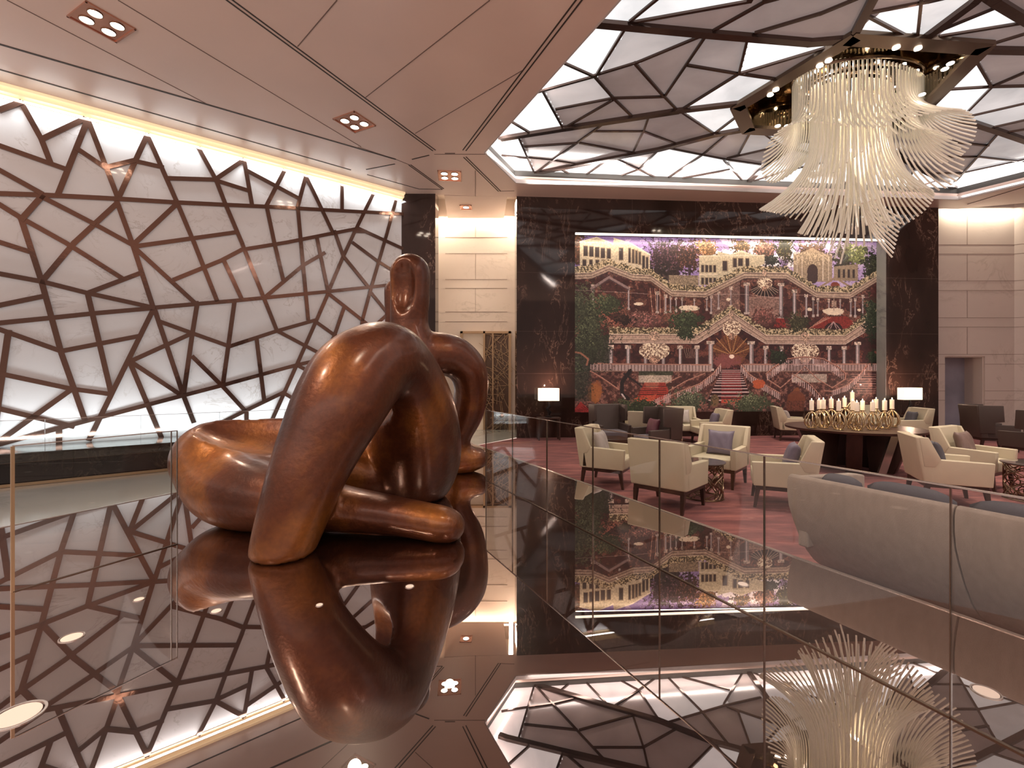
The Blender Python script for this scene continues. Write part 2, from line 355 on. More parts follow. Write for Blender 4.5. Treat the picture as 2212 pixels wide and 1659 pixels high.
# ---------------------------------------------------------------- plinth under the sculpture
pc = (-1.30, 10.24)
pl = MB()
poly = [(.513 * -1.5 - 6.55, -1.5), (-.491 * -1.5 + 3.73, -1.5), pc]
pl.prism(poly, 0.0, TOP, lambda u, v, w_: (u, v, w_))
plinth = pl.build('display_plinth', 'plinth', bevel=.006, segs=1)
tag(plinth, 'huge mirror-polished dark stone plinth carrying the bronze sculpture', 'plinth')
tr = MB()
def edge_strip(mb, a, b, wd, z0, z1):
    a = Vector((*a, 0)); b = Vector((*b, 0)); d = (b - a).normalized(); n = Vector((d.y, -d.x, 0))
    mb.prism([(0, 0), ((b - a).length, 0), ((b - a).length, wd), (0, wd)], z0, z1, lambda u, v, w_: a + d * u + n * v + Vector((0, 0, w_)))
edge_strip(tr, pc, poly[1], -.028, TOP - .03, TOP + .004); edge_strip(tr, pc, poly[0], .028, TOP - .03, TOP + .004)
tr.build('edge_trim', 'steel', plinth)
# joints in the polished top
jt = MB()
for k in range(1, 3):
    b = 3.73 - 2.55 * k
    a_ = Vector((-.491 * 0 + b, 0)); 
    bar2d(jt, (b + .491 * 1, -1), (b - .491 * 7.2, 7.2) if k == 1 else (b - .491 * 6.0, 6.0), .006, lambda u, v, w_: (u, v, w_), TOP, TOP + .0015)
# ---------------------------------------------------------------- left stone screen wall
SEG = []
def pls(*p):
    for i in range(len(p) - 1): SEG.append((p[i], p[i + 1]))
pls((-60, 418), (0, 419), (92, 422), (250, 430), (380, 438), (484, 443), (574, 447), (700, 454), (873, 464))
pls((0, 239), (46, 212), (90, 302), (109, 351)); pls((90, 302), (183, 251)); pls((190, 251), (126, 420)); pls((190, 251), (253, 424))
pls((0, 316), (139, 365)); pls((0, 369), (89, 418)); pls((168, 323), (229, 364)); pls((232, 362), (289, 348), (351, 362))
pls((318, 286), (258, 424)); pls((318, 286), (381, 435), (419, 525), (468, 649)); pls((364, 386), (466, 389)); pls((429, 313), (466, 389), (487, 443), (522, 525), (598, 715))
pls((467, 387), (526, 341)); pls((527, 342), (544, 443)); pls((468, 391), (538, 413)); pls((533, 369), (643, 428)); pls((614, 366), (576, 443))
pls((660, 378), (642, 449)); pls((660, 377), (720, 506)); pls((738, 396), (738, 455)); pls((806, 413), (766, 500), (741, 554), (708, 632)); pls((855, 427), (835, 505), (802, 619), (782, 692))
pls((643, 453), (649, 520), (665, 690)); pls((92, 424), (47, 475)); pls((-60, 412), (0, 443), (47, 472), (142, 525), (263, 601)); pls((47, 475), (89, 604), (133, 763), (161, 842), (184, 908))
pls((92, 427), (203, 484), (285, 529)); pls((253, 440), (161, 525), (93, 606)); pls((253, 437), (286, 527), (331, 665)); pls((380, 443), (287, 530)); pls((291, 533), (513, 502))
pls((576, 449), (592, 525), (611, 604)); pls((377, 604), (478, 563), (522, 540), (620, 524), (700, 508), (774, 494), (874, 538)); pls((484, 565), (522, 647)); pls((291, 536), (421, 655), (426, 655))
pls((196, 631), (304, 590)); pls((-60, 505), (0, 524), (60, 543)); pls((-60, 580), (0, 592), (92, 609), (187, 633), (332, 665)); pls((-60, 676), (0, 660), (92, 641)); pls((-60, 706), (0, 698), (111, 687), (206, 677), (331, 666))
pls((332, 665), (506, 650), (700, 631), (831, 617), (873, 612)); pls((190, 636), (240, 848)); pls((-60, 692), (0, 712), (133, 759)); pls((136, 758), (301, 726)); pls((331, 669), (275, 782), (193, 949))
pls((19, 716), (0, 848), (-14, 952)); pls((-60, 795), (0, 807), (155, 840), (237, 851)); pls((155, 841), (0, 952)); pls((335, 672), (396, 854), (418, 911)); pls((283, 780), (413, 721)); pls((348, 696), (415, 720), (494, 748))
pls((426, 655), (415, 722), (397, 848)); pls((282, 786), (348, 943)); pls((288, 785), (392, 854)); pls((506, 653), (481, 832)); pls((416, 771), (481, 835), (528, 886)); pls((-60, 980), (0, 959), (152, 918), (396, 854), (481, 832), (642, 788), (700, 775), (776, 752), (873, 722))
pls((497, 748), (598, 715), (680, 692)); pls((554, 734), (570, 864)); pls((598, 715), (700, 769), (760, 805)); pls((708, 635), (684, 690), (642, 785), (585, 912)); pls((484, 910), (528, 888), (611, 848), (644, 868), (720, 905)); pls((645, 791), (677, 808), (740, 840)); pls((-60, 870), (0, 883), (158, 921))
pls((128, 928), (128, 958)); pls((532, 892), (532, 922)); pls((684, 514), (708, 630)); pls((700, 547), (655, 573), (576, 639)); pls((722, 500), (741, 554), (795, 620)); pls((762, 525), (816, 565), (873, 598)); pls((790, 501), (766, 500))
pls((802, 634), (831, 670), (873, 720)); pls((712, 637), (791, 699), (873, 762)); pls((742, 666), (722, 724), (700, 775)); pls((680, 694), (722, 724), (800, 770)); pls((873, 650), (831, 684), (782, 728))
pls((782, 692), (776, 752), (770, 890)); pls((831, 740), (850, 890)); pls((700, 775), (735, 905))
S2 = [(lw(*a), lw(*b)) for a, b in SEG]
# the screen carries on past the left edge of the picture
for a, b in (((.2, 6.3), (1.0, 4.9)), ((1.0, 4.9), (2.2, 5.0)), ((1.0, 4.9), (.0, 4.2)), ((1.4, 6.3), (1.9, 4.95)), ((0, 3.4), (2.3, 3.9)), ((.9, 3.6), (1.3, 2.0)), ((1.3, 2.0), (2.3, 2.2)), ((1.3, 2.0), (0, 1.1)), ((.6, 1.4), (.9, .5)), ((1.3, 2.0), (2.2, .9))): S2.append((a, b))
Z0 = .46; ZT = 6.36; hh = .045
nx = int((LW_LEN) / hh) + 1; ny = int((ZT - Z0) / hh) + 1
lab, k = flood(seg_mask(nx, ny, 0, Z0, hh, S2, .07))
pidv = rng.rand(k + 2) * 40
def lw_fn(s, z): return np.stack([LW0.x + LWD.x * np.minimum(s, LW_LEN), LW0.y + LWD.y * np.minimum(s, LW_LEN), np.minimum(z, ZT)], 1)
wl = MB(); wl.prism([(0, 0), (LW_LEN, 0), (LW_LEN, 6.9), (0, 6.9)], -.01, -.25, lambda u, v, w_: lwp(u, v, w_))
wall_left = struct(wl, 'wall_left', 'blackstone')
grid_sheet('marble_panel', nx, ny, 0, Z0, hh, lw_fn, 'marble', wall_left, {'pid': pidv[lab]})['kind'] = 'structure'
lb = MB()
for i, (a, b) in enumerate(S2):
    a = (min(a[0], LW_LEN - .02), min(max(a[1], Z0), ZT)); b = (min(b[0], LW_LEN - .02), min(max(b[1], Z0), ZT))
    bar2d(lb, a, b, .082, lambda u, v, w_: lwp(u, v, w_), -.004, .030 + .0015 * (i % 9), ext=.025)
tag(lb.build('bronze_lattice', 'bar', wall_left), kind='structure')
# gold trim along the ceiling edge of the screen
g = MB(); g.prism([(0, 6.36), (.02, 6.36), (.02, 6.42), (.10, 6.44), (.10, 6.50), (.16, 6.51), (.16, 6.56), (0, 6.56)], 0, LW_LEN, lambda u, v, w_: lwp(w_, v, u))
struct(g, 'trim_1', 'goldtrim')
# dark ledge below the screen, with its own low glass rail
lg = MB(); lg.prism([(0, 0), (LW_LEN + .4, 0), (LW_LEN + .4, 1.30), (0, 1.30)], 0, .47, lambda u, v, w_: lwp(u, w_, v))
lg.prism([(0, 1.26), (LW_LEN + .4, 1.26), (LW_LEN + .4, 1.34), (0, 1.34)], .47, .50, lambda u, v, w_: lwp(u, w_, v))
ledge = tag(lg.build('stone_ledge', 'blackstone', bevel=.006, segs=1), 'long black polished stone ledge running below the marble screen wall', 'ledge')
lt = MB(); lt.prism([(0, 1.345), (LW_LEN + .4, 1.345), (LW_LEN + .4, 1.36), (0, 1.36)], .004, .05, lambda u, v, w_: lwp(u, w_, v)); lt.build('brass_strip', 'gridwood', ledge)

def glass_run(name, label, P0, D, marks, z0, z1, th=.014, endposts=(), cat='glass balustrade'):
    e = empty(name, (P0.x, P0.y, z0), 0, label, cat)
    N = Vector((-D.y, D.x, 0))
    for i in range(len(marks) - 1):
        a = marks[i] + .003; b = marks[i + 1] - .003
        mb = MB(); mb.prism([(a, -th / 2), (b, -th / 2), (b, th / 2), (a, th / 2)], .0, z1 - z0, lambda u, v, w_: D * u + N * v + Vector((0, 0, w_)))
        mb.build('glass_panel', 'glass', e)
    rl = MB(); rl.prism([(marks[0], -.007), (marks[-1], -.007), (marks[-1], .007), (marks[0], .007)], z1 - z0, z1 - z0 + .006, lambda u, v, w_: D * u + N * v + Vector((0, 0, w_)))
    rl.build('top_edge', 'steel', e)
    ch = MB(); ch.prism([(marks[0], -.0075), (marks[-1], -.0075), (marks[-1], .0075), (marks[0], .0075)], 0, .005, lambda u, v, w_: D * u + N * v + Vector((0, 0, w_)))
    ch.build('base_channel', 'bronze_dark', e)
    for i, mk in enumerate(marks):
        wd = .008 if mk in endposts else .0015
        mb = MB(); mb.prism([(mk - wd, -.0075), (mk + wd, -.0075), (mk + wd, .0075), (mk - wd, .0075)], 0, z1 - z0, lambda u, v, w_: D * u + N * v + Vector((0, 0, w_)))
        mb.build('glass_joint', 'gridwood' if mk in endposts else 'bronze_dark', e)
    return e
DR = Vector((-.491, 1, 0)).normalized(); cR = math.hypot(.491, 1)
P0 = Vector((2.583 - .491 * .4, .4, 0))
ysR = [.4, 1.10, 1.795, 2.493, 3.19, 3.88, 4.56, 5.25, 5.94]
glass_run('glass_balustrade', 'clear glass balustrade along the right side of the plinth, before the lounge', P0, DR, [(y - .4) * cR for y in ysR], TOP, TOP + .895)
DL = Vector((.516, 1, 0)).normalized(); cL = math.hypot(.516, 1)
P0 = Vector((.516 * 2.844 - 4.536, 2.844, 0)); ysL = [2.844, 3.623, 3.66]
glass_run('glass_balustrade', 'clear glass balustrade on the left side of the plinth, ending beside the picture edge', P0, DL, [(y - 2.844) * cL for y in ysL], TOP, TOP + .895, endposts=(0.0,))
mk = [0, 1.6]; 
def ledge_s(px):
    u = (px - CX) / F; # point on line at ledge front
    Pn = LW0 + LWN * 1.38; Y = (Pn.x - 1.234 * Pn.y) / (u - 1.234); return (Vector((u * Y, Y, 0)) - Vector((Pn.x, Pn.y, 0))).dot(LWD)
mk = [.4] + [ledge_s(p) for p in (97, 304, 474, 615, 735, 840)]
glass_run('low_glass_rail', 'low glass rail fixed to the black ledge before the marble screen', LW0 + LWN * 1.38, LWD, mk, .36, 1.00)
# ---------------------------------------------------------------- ceilings
ce = MB()
SK = [(3.4, 2.0), (-.587, 10.12), (.105, 11.69), (12.34, 12.80), (19.47, 2.0)]
lwe = lwp(LW_LEN, 0, .0); lws = lwp(0, 0, 0)
V = {'a': (lws.x - 6, -4), 'b': (3.4, -4), 'c': (24, -4), 'd': (24, 10.0), 'e': (13.0, 13.50), 'f': (.126, 12.62), 'g': (-2.05, 12.45), 'h': (lwe.x, lwe.y + .05), 'i': (lws.x, lws.y), 'j': (lws.x - 6, lws.y - 4.9)}
polys = [['j', 'a', 'b', 0, 1, 'g', 'h', 'i'], [1, 2, 'f', 'g'], [2, 3, 'e', 'f'], [3, 4, 'd', 'e'], [4, 'c', 'd'], [0, 'b', 'c', 4]]
for zz in (CEIL,):
    for p in polys: 
        pts = [(*(SK[q] if isinstance(q, int) else V[q]), zz) for q in p]; ce.add(pts, [tuple(range(len(pts)))])
ceiling = struct(ce, 'ceiling', 'ceiling')
# upper closure
uc = MB(); uc.box(-16, 24, -4, 17, 8.6, 8.7); struct(uc, 'ceiling_upper', 'slot')
# stepped rim of the dome
def rim(z0, z1, off, m, th=.03, nm='rim_fascia'):
    mb = MB(); n = len(SK)
    for i in range(n):
        a = Vector((*SK[i], 0)); b = Vector((*SK[(i + 1) % n], 0)); d = (b - a).normalized(); out = Vector((-d.y, d.x, 0))
        mb.prism([(-off, off), ((b - a).length + off, off), ((b - a).length + off, off + th), (-off, off + th)], z0, z1, lambda u, v, w_: a + d * u + out * v + Vector((0, 0, w_)))
    return tag(mb.build(nm, m, ceiling), kind='structure')
# figure out outward side: SK runs clockwise seen from above, so the left normal points out
rim(CEIL - .002, 6.655, .0, 'fascia'); rim(6.655, 6.74, .03, 'ceiling'); rim(6.74, 6.93, .06, 'channel', nm='rim_channel')
# slots and joints in the ceiling
sl = MB(); jn = MB()
CZ = lambda u, v, w_: (u, v, w_)
def cslot(p, q, wd, mb=None): 
    a = onz(*p, CEIL); b = onz(*q, CEIL); bar2d(mb or sl, (a.x, a.y), (b.x, b.y), wd, CZ, CEIL - .006, CEIL + .01, 0)
def dbl(p, q, gap=.035, wd=.022):
    a = onz(*p, CEIL).xy; b = onz(*q, CEIL).xy; d = (b - a).normalized(); n_ = Vector((-d.y, d.x)) * gap
    for s_ in (-1, 1): bar2d(sl, a + n_ * s_, b + n_ * s_, wd, CZ, CEIL - .006, CEIL + .01, 0)
dbl((88, -300), (938, 325)); dbl((1479, -300), (1003, 325)); dbl((1004, 339), (1079, 413), .03); dbl((885, 356), (957, 408), .025)
cslot((-60, 78), (855, 344), .045); cslot((-60, 133), (758, 367), .035); cslot((791, 366), (853, 354), .03); cslot((890, 344), (927, 335), .03); cslot((793, 377), (905, 408), .025); cslot((961, 331), (983, 331), .02); cslot((905, 408), (956, 409), .02)
cslot((2090, 441), (2212, 404), .03)
for p, q in (((15, 0), (450, 226)), ((255, 0), (780, 317)), ((728, 0), (643, 100)), ((1058, 0), (790, 210)), ((1128, 152), (897, 288)), ((1027, 368), (1027, 424)), ((773, 317), (855, 344)), ((938, 333), (1048, 333)), ((855, 344), (885, 356)), ((1079, 413), (1111, 412))):
    cslot(p, q, .012, jn)
tag(sl.build('ceiling_slot', 'slot', ceiling), kind='structure'); tag(jn.build('ceiling_joint', 'joint', ceiling), kind='structure')
# ---------------------------------------------------------------- faceted dome of lit panels
SS = []
def sp(wd, *p):
    for i in range(len(p) - 1): SS.append((p[i], p[i + 1], wd))
T1, T2, T0 = .125, .10, .042
sp(T1, (1240, 42), (1287, 46), (1518, 68), (1750, 88), (1841, 80)); sp(.12, (1080, 298), (1097, 294), (1221, 274), (1465, 236), (1592, 221)); sp(.12, (1110, 380), (1139, 375), (1423, 320), (1544, 288), (1616, 275)); sp(T1, (1615, 392), (1661, 348), (1760, 280))
for a in (((1362, 43), (1414, 0), (1450, -30)), ((1366, 46), (1620, 0)), ((1544, 62), (1654, 0)), ((1633, 68), (1774, 26), (1870, -14)), ((1351, 57), (1286, 163)), ((1284, 161), (1376, 133), (1518, 74)), ((1205, 128), (1283, 163)), ((1150, 200), (1283, 163)),
          ((1286, 165), (1325, 210), (1363, 247)), ((1371, 134), (1434, 206), (1461, 234)), ((1526, 73), (1438, 203)), ((1487, 139), (1594, 157)), ((1616, 76), (1596, 157)), ((1596, 157), (1780, 102)), ((1599, 157), (1672, 168)), ((1594, 158), (1468, 237)),
          ((1173, 196), (1215, 273)), ((1202, 234), (1325, 210), (1434, 207)), ((1227, 270), (1322, 215)), ((1100, 258), (1145, 285)), ((1120, 294), (1154, 371)), ((1134, 315), (1246, 307), (1306, 264)), ((1085, 334), (1091, 335), (1192, 345), (1243, 353)), ((1156, 372), (1246, 307)), ((1253, 307), (1366, 328)),
          ((1401, 250), (1390, 282), (1368, 326)), ((1284, 282), (1390, 282)), ((1392, 283), (1461, 309)), ((1471, 239), (1544, 288)), ((1599, 244), (1544, 286)), ((1575, 285), (1518, 332), (1432, 390)), ((1442, 318), (1563, 342), (1642, 354)), ((1623, 280), (1594, 334), (1572, 340)), ((1572, 340), (1686, 314)), ((1642, 280), (1686, 312), (1750, 330)),
          ((1425, 320), (1381, 364), (1320, 386)), ((1328, 342), (1379, 364), (1428, 388)), ((1313, 343), (1253, 385)), ((1208, 362), (1248, 384)), ((1448, 388), (1575, 365)), ((1564, 345), (1608, 394)), ((1620, 392), (1702, 367), (1800, 345)), ((1700, 300), (1790, 310), (1900, 330)), ((1760, 280), (1800, 345), (1830, 400)), ((1800, 345), (1900, 330), (1960, 387)), ((1900, 290), (1900, 330)),
          ((1877, 25), (2009, 0), (2060, -12)), ((1877, 33), (1957, 75)), ((1990, 0), (1982, 75)), ((2167, 8), (2009, 73)), ((2230, 44), (2031, 76)), ((2230, 66), (2125, 98)), ((2103, 118), (2142, 185)), ((2030, 192), (2142, 185), (2230, 183)), ((2142, 185), (2230, 147)), ((2142, 187), (2076, 254)),
          ((2079, 253), (2230, 218)), ((2142, 274), (2230, 254)), ((2170, 285), (2230, 275)), ((2153, 290), (2062, 393)), ((2054, 304), (2134, 313)), ((2043, 337), (2114, 337), (2230, 351)), ((2012, 373), (2076, 373), (2230, 340)), ((1973, 365), (1960, 398)), ((1970, 404), (2035, 387))): sp(T0, *a)
sp(T1, (2120, -16), (2103, 0), (2001, 76)); sp(T1, (2130, -16), (2153, 0), (2230, 47)); sp(.12, (2123, 104), (2230, 106)); sp(.12, (1985, 228), (2001, 232), (2076, 254), (2170, 285), (2230, 306)); sp(.12, (2009, 373), (2062, 404)); sp(.12, (1900, 290), (1960, 345), (2009, 373)); sp(T1, (1841, 78), (1890, -16))
def s3(p): q = onz(*p, SKY); return (q.x, q.y)
SK2 = [(s3(a), s3(b), wd) for a, b, wd in SS]
for a, b in (((3.2, 4.4), (6.0, 5.4)), ((6.0, 5.4), (7.2, 4.0)), ((7.2, 4), (10, 5.6)), ((10, 5.6), (12.4, 4.4)), ((4.5, 2.1), (6.0, 5.4)), ((8, 2.1), (7.2, 4.0)), ((12.2, 2.1), (10, 5.6)), ((12.4, 4.4), (15.5, 6.4)), ((11.0, 6.9), (14.6, 7.6)), ((11.2, 9.3), (14.2, 8.9)), ((14.6, 7.6), (16, 5)), ((9, 5), (9.8, 7.1)), ((1.9, 6.2), (3.2, 4.4)), ((3.3, 6.44), (3.2, 4.4)), ((3.5, 6.44), (6, 5.4)), ((4.8, 6.33), (6, 5.4)), ((6, 6.35), (7.2, 4)), ((6.4, 6.3), (10, 5.6)), ((6.6, 6.3), (9, 5)), ((7.6, 6.8), (9.8, 7.1)), ((9.4, 8.3), (11, 6.9)), ((10.5, 9.4), (11.2, 9.3)), ((9.8, 7.1), (11, 6.9)), ((11.6, 10.3), (14.2, 8.9)), ((14.6, 7.6), (14.2, 8.9)), ((3.2, 4.4), (2.6, 3.8)), ((15.5, 6.4), (16.9, 6)), ((12.7, 11.3), (14.2, 8.9)), ((14.2, 8.9), (15, 8.7)), ((10, 5.6), (11, 6.9)), ((11, 6.9), (11.2, 9.3))): SK2.append((a, b, .08))
HEX = [s3(p) for p in ((1594, 226), (1841, 76), (2125, 97), (1993, 233), (1905, 292), (1616, 276))]
def inpoly(x, y, P):
    r = np.zeros(x.shape, bool); n = len(P)
    for i in range(n):
        (x1, y1), (x2, y2) = P[i], P[(i + 1) % n]
        c = ((y1 > y) != (y2 > y)) & (x < (x2 - x1) * (y - y1) / (y2 - y1 + 1e-12) + x1); r ^= c
    return r
hs = .05; gx0, gy0 = -.8, 2.0; nx = int(20.6 / hs); ny = int(11.2 / hs)
hexseg = [(HEX[i], HEX[(i + 1) % 6]) for i in range(6)]
lab, k = flood(seg_mask(nx, ny, gx0, gy0, hs, [(a, b) for a, b, _ in SK2] + hexseg, .05))
xc, yc = np.meshgrid(np.arange(nx) * hs + gx0 + hs / 2, np.arange(ny) * hs + gy0 + hs / 2)
keep = inpoly(xc, yc, [(p[0], p[1]) for p in ((3.35, 1.9), (-.72, 10.12), (.02, 11.8), (12.4, 12.95), (19.6, 1.9))]) & ~inpoly(xc, yc, HEX)
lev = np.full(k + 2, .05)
# glow per panel: backlight plus the facet-tilt shading put in as emission
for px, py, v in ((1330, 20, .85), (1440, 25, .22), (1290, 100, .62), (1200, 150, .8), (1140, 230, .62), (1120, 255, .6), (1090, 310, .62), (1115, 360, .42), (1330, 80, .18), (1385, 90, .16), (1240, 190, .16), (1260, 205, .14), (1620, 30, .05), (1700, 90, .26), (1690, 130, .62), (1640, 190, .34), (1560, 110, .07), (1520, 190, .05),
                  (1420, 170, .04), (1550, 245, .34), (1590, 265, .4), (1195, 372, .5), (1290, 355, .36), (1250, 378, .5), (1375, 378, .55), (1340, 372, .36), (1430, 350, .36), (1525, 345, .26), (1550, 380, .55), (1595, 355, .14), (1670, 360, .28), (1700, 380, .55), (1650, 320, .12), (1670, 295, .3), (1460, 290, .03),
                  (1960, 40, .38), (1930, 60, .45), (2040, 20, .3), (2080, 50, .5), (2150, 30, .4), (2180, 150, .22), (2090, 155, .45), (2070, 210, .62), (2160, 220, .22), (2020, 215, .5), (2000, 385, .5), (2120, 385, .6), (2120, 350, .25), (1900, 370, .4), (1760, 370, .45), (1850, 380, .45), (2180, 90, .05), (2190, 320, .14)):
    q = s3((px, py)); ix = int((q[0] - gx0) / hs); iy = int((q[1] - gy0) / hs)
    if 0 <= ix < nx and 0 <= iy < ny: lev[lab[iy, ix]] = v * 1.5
pidv = rng.rand(k + 2) * 40
def sk_fn(x, y): return np.stack([x, y, np.full(x.shape, SKY)], 1)
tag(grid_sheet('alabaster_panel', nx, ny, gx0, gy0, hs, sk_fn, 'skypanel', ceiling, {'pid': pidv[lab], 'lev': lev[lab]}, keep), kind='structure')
sb = MB()
for i, (a, b, wd) in enumerate(SK2): bar2d(sb, a, b, wd, CZ, SKY - .03 - .0015 * (i % 7) - (.03 if wd > .09 else 0), SKY + .01, .02)
tag(sb.build('dome_bar', 'domebar', ceiling), kind='structure')
# bronze mirrored pocket holding the chandelier
pk = MB(); ctr = Vector((sum(p[0] for p in HEX) / 6, sum(p[1] for p in HEX) / 6))
for i in range(6):
    a, b = HEX[i], HEX[(i + 1) % 6]; pk.add([(*a, SKY - .06), (*b, SKY - .06), (*b, 8.05), (*a, 8.05)], [(0, 1, 2, 3)])
pk.add([(*p, 8.05) for p in HEX], [tuple(range(6))])
tag(pk.build('chandelier_pocket', 'pocket', ceiling), kind='structure')
pr = MB()
for i in range(6): bar2d(pr, HEX[i], HEX[(i + 1) % 6], .26, CZ, SKY - .075, SKY - .01, .05)
tag(pr.build('pocket_rim', 'bronze_dark', ceiling), kind='structure')
# ---------------------------------------------------------------- back wall, mural niche
SL = 12.25; s0, s1, mz0, mz1, dep = 1.60, 10.65, .687, 5.62, -.32
bw = MB(); fb = lambda u, v, w_: bwp(u, v, w_)
bw.prism([(0, 0), (s0, 0), (s0, 6.7), (0, 6.7)], 0, -.6, fb); bw.prism([(s1, 0), (SL, 0), (SL, 6.7), (s1, 6.7)], 0, -.6, fb)
bw.prism([(s0, mz1), (s1, mz1), (s1, 6.7), (s0, 6.7)], 0, -.6, fb); bw.prism([(s0, 0), (s1, 0), (s1, mz0), (s0, mz0)], 0, -.6, fb)
wall_back = struct(bw, 'wall_back', 'darkmarble')
st = MB(); st.prism([(s0 + .02, mz1 - .05), (s1 - .02, mz1 - .05), (s1 - .02, mz1 - .005), (s0 + .02, mz1 - .005)], -.02, -.06, fb)
struct(st, 'trim_2', 'strip')
rv = MB(); rv.prism([(s1 - .012, mz0), (s1 - .002, mz0), (s1 - .002, mz1), (s1 - .012, mz1)], -.005, dep, fb); struct(rv, 'trim_3', 'floorstone')
bs = MB()
for v in (1.75, 2.9, 4.5): 
    for a, b in ((0, s0), (s1, SL)): bs.prism([(a, v), (b, v), (b, v + .004), (a, v + .004)], 0, .0015, fb)
for u in (3.2, 5.0, 6.9, 8.7): bs.prism([(u, mz1), (u + .004, mz1), (u + .004, 6.6), (u, 6.6)], 0, .0015, fb)
tag(bs.build('marble_joint', 'joint', wall_back), kind='structure')
# dark pier left of the passage, passage walls
wp = MB(); wp.box(-2.86 - .25, -2.05, 12.38, 12.9, 0, 6.56 + .1); wall_pier = struct(wp, 'wall_pier', 'darkmarble')
ls = MB(); ls.box(-2.9, .8, 14.57, 14.8, 3.09, 7.3); ls.box(-2.9, -1.62, 14.57, 14.8, 0, 3.09); ls.box(-.03, .8, 14.57, 14.8, 0, 3.09)
ls.box(-2.6, -2.35, 12.9, 14.57, 0, 7.3); ls.box(.15, .4, 13.16, 14.57, 0, 7.3); ls.box(-2.6, .4, 12.9, 14.8, 7.25, 7.35)
wall_passage = struct(ls, 'wall_passage', 'lightstone')
lj = MB()
for y in (508, 543, 599, 618, 669, 690):
    z = atY(1000, y + 5, 14.565).z; lj.box(-2.1, -.15, 14.562, 14.572, z, z + .012)
for y0, y1 in ((480, 513), (548, 604), (623, 674)): lj.box(-1.155, -1.143, 14.562, 14.572, atY(0, y1, 14.565).z, atY(0, y0, 14.565).z)
tag(lj.build('stone_joint', 'stonejoint', wall_passage), kind='structure')
so = MB(); so.prism([(-1.83, 12.5), (-.13, 12.6), (-.25, 14.28), (-1.98, 14.28)], CEIL, CEIL + .12, CZ); 
struct(so, 'ceiling_passage', 'ceiling')
# gilt screen window in the passage wall
wz = 3.09; wf = MB()
wf.box(-1.62, -1.54, 14.45, 14.62, 0, wz); wf.box(-.11, -.03, 14.45, 14.62, 0, wz); wf.box(-1.62, -.03, 14.45, 14.62, wz - .07, wz); wf.box(-.90, -.84, 14.45, 14.62, 0, wz); wf.box(-.62, -.58, 14.47, 14.62, 0, wz)
win = struct(wf, 'window_1', 'gridwood')
wg = MB(); wg.box(-1.6, -.88, 14.60, 14.62, 0, wz - .03); tag(wg.build('lit_pane', 'candle', win), kind='structure')
wg = MB(); wg.box(-.86, -.05, 14.66, 14.68, 0, wz - .03); tag(wg.build('mirror_pane', 'bronze_dark', win), kind='structure')
wt = MB(); R_ = random.Random(3)
for i in range(70):
    x = R_.uniform(-.83, -.12); z = R_.uniform(0, wz - .1); a = R_.uniform(-1, 1) + PI / 2 * R_.choice((1, 1, 0)); L = R_.uniform(.2, .5)
    bar2d(wt, (max(-.84, x - L * math.cos(a)), min(wz - .06, max(0, z - L * math.sin(a)))), (min(-.1, x + L * math.cos(a)), min(wz - .06, max(0, z + L * math.sin(a)))), .012, lambda u, v, w_: (u, w_, v), 14.50, 14.53, 0)
tag(wt.build('gilt_lattice', 'gridwood', win), kind='structure')
# right limestone wall, with doorway
rw = MB(); y0, y1 = 13.9, 14.56
rw.box(12.2, 13.0, y0, y1, 0, 7.2); rw.box(14.2, 15.08, y0, y1, 0, 7.2); rw.box(13.0, 14.2, y0, y1, 2.28, 7.2)
rw.prism([(15.08, 13.9), (19.0, 11.6), (19.15, 11.75), (15.2, 14.1)], 0, 7.2, CZ); rw.prism([(19.0, 11.75), (19.15, 11.6), (19.9, 5), (19.7, 5)], 0, 7.2, CZ)
wall_right = struct(rw, 'wall_right', 'lightstone')
rj = MB()
def zr(y): return EYE - (y - HZ) / F * 13.9
for y in (529, 549, 607, 628, 687, 707, 766, 787, 845, 865): 
    z = zr(y)
    if z > 2.3: rj.box(12.8, 15.08, 13.894, 13.9, z, z + .012)
    else: rj.box(12.8, 13.0, 13.894, 13.9, z, z + .012); rj.box(14.2, 15.08, 13.894, 13.9, z, z + .012)
    rj.prism([(15.08, 13.895), (18.9, 11.655), (18.9, 11.665), (15.08, 13.905)], z, z + .012, CZ)
for a, b in ((466, 529), (549, 607), (628, 687), (707, 766)): rj.box(13.66, 13.672, 13.894, 13.9, zr(b), zr(a))
tag(rj.build('stone_joint', 'stonejoint', wall_right), kind='structure')
dr = MB(); dr.box(13.0, 14.2, 14.5, 14.55, 0, 2.28); door = struct(dr, 'door_1', 'bluedoor')
dj = MB(); dj.box(13.0, 13.03, 13.95, 14.5, 0, 2.28); dj.box(14.17, 14.2, 13.95, 14.5, 0, 2.28); dj.box(13.03, 14.17, 13.95, 14.5, 2.25, 2.28); tag(dj.build('door_jamb', 'lightstone', door), kind='structure')
rc = MB(); rc.prism([(12.2, 13.4), (13, 13.50), (13, 14.1), (12.2, 14.1)], 6.9, 7.0, CZ); rc.box(12.2, 16, 13.6, 14.1, 7.15, 7.2); struct(rc, 'ceiling_cove', 'ceiling')
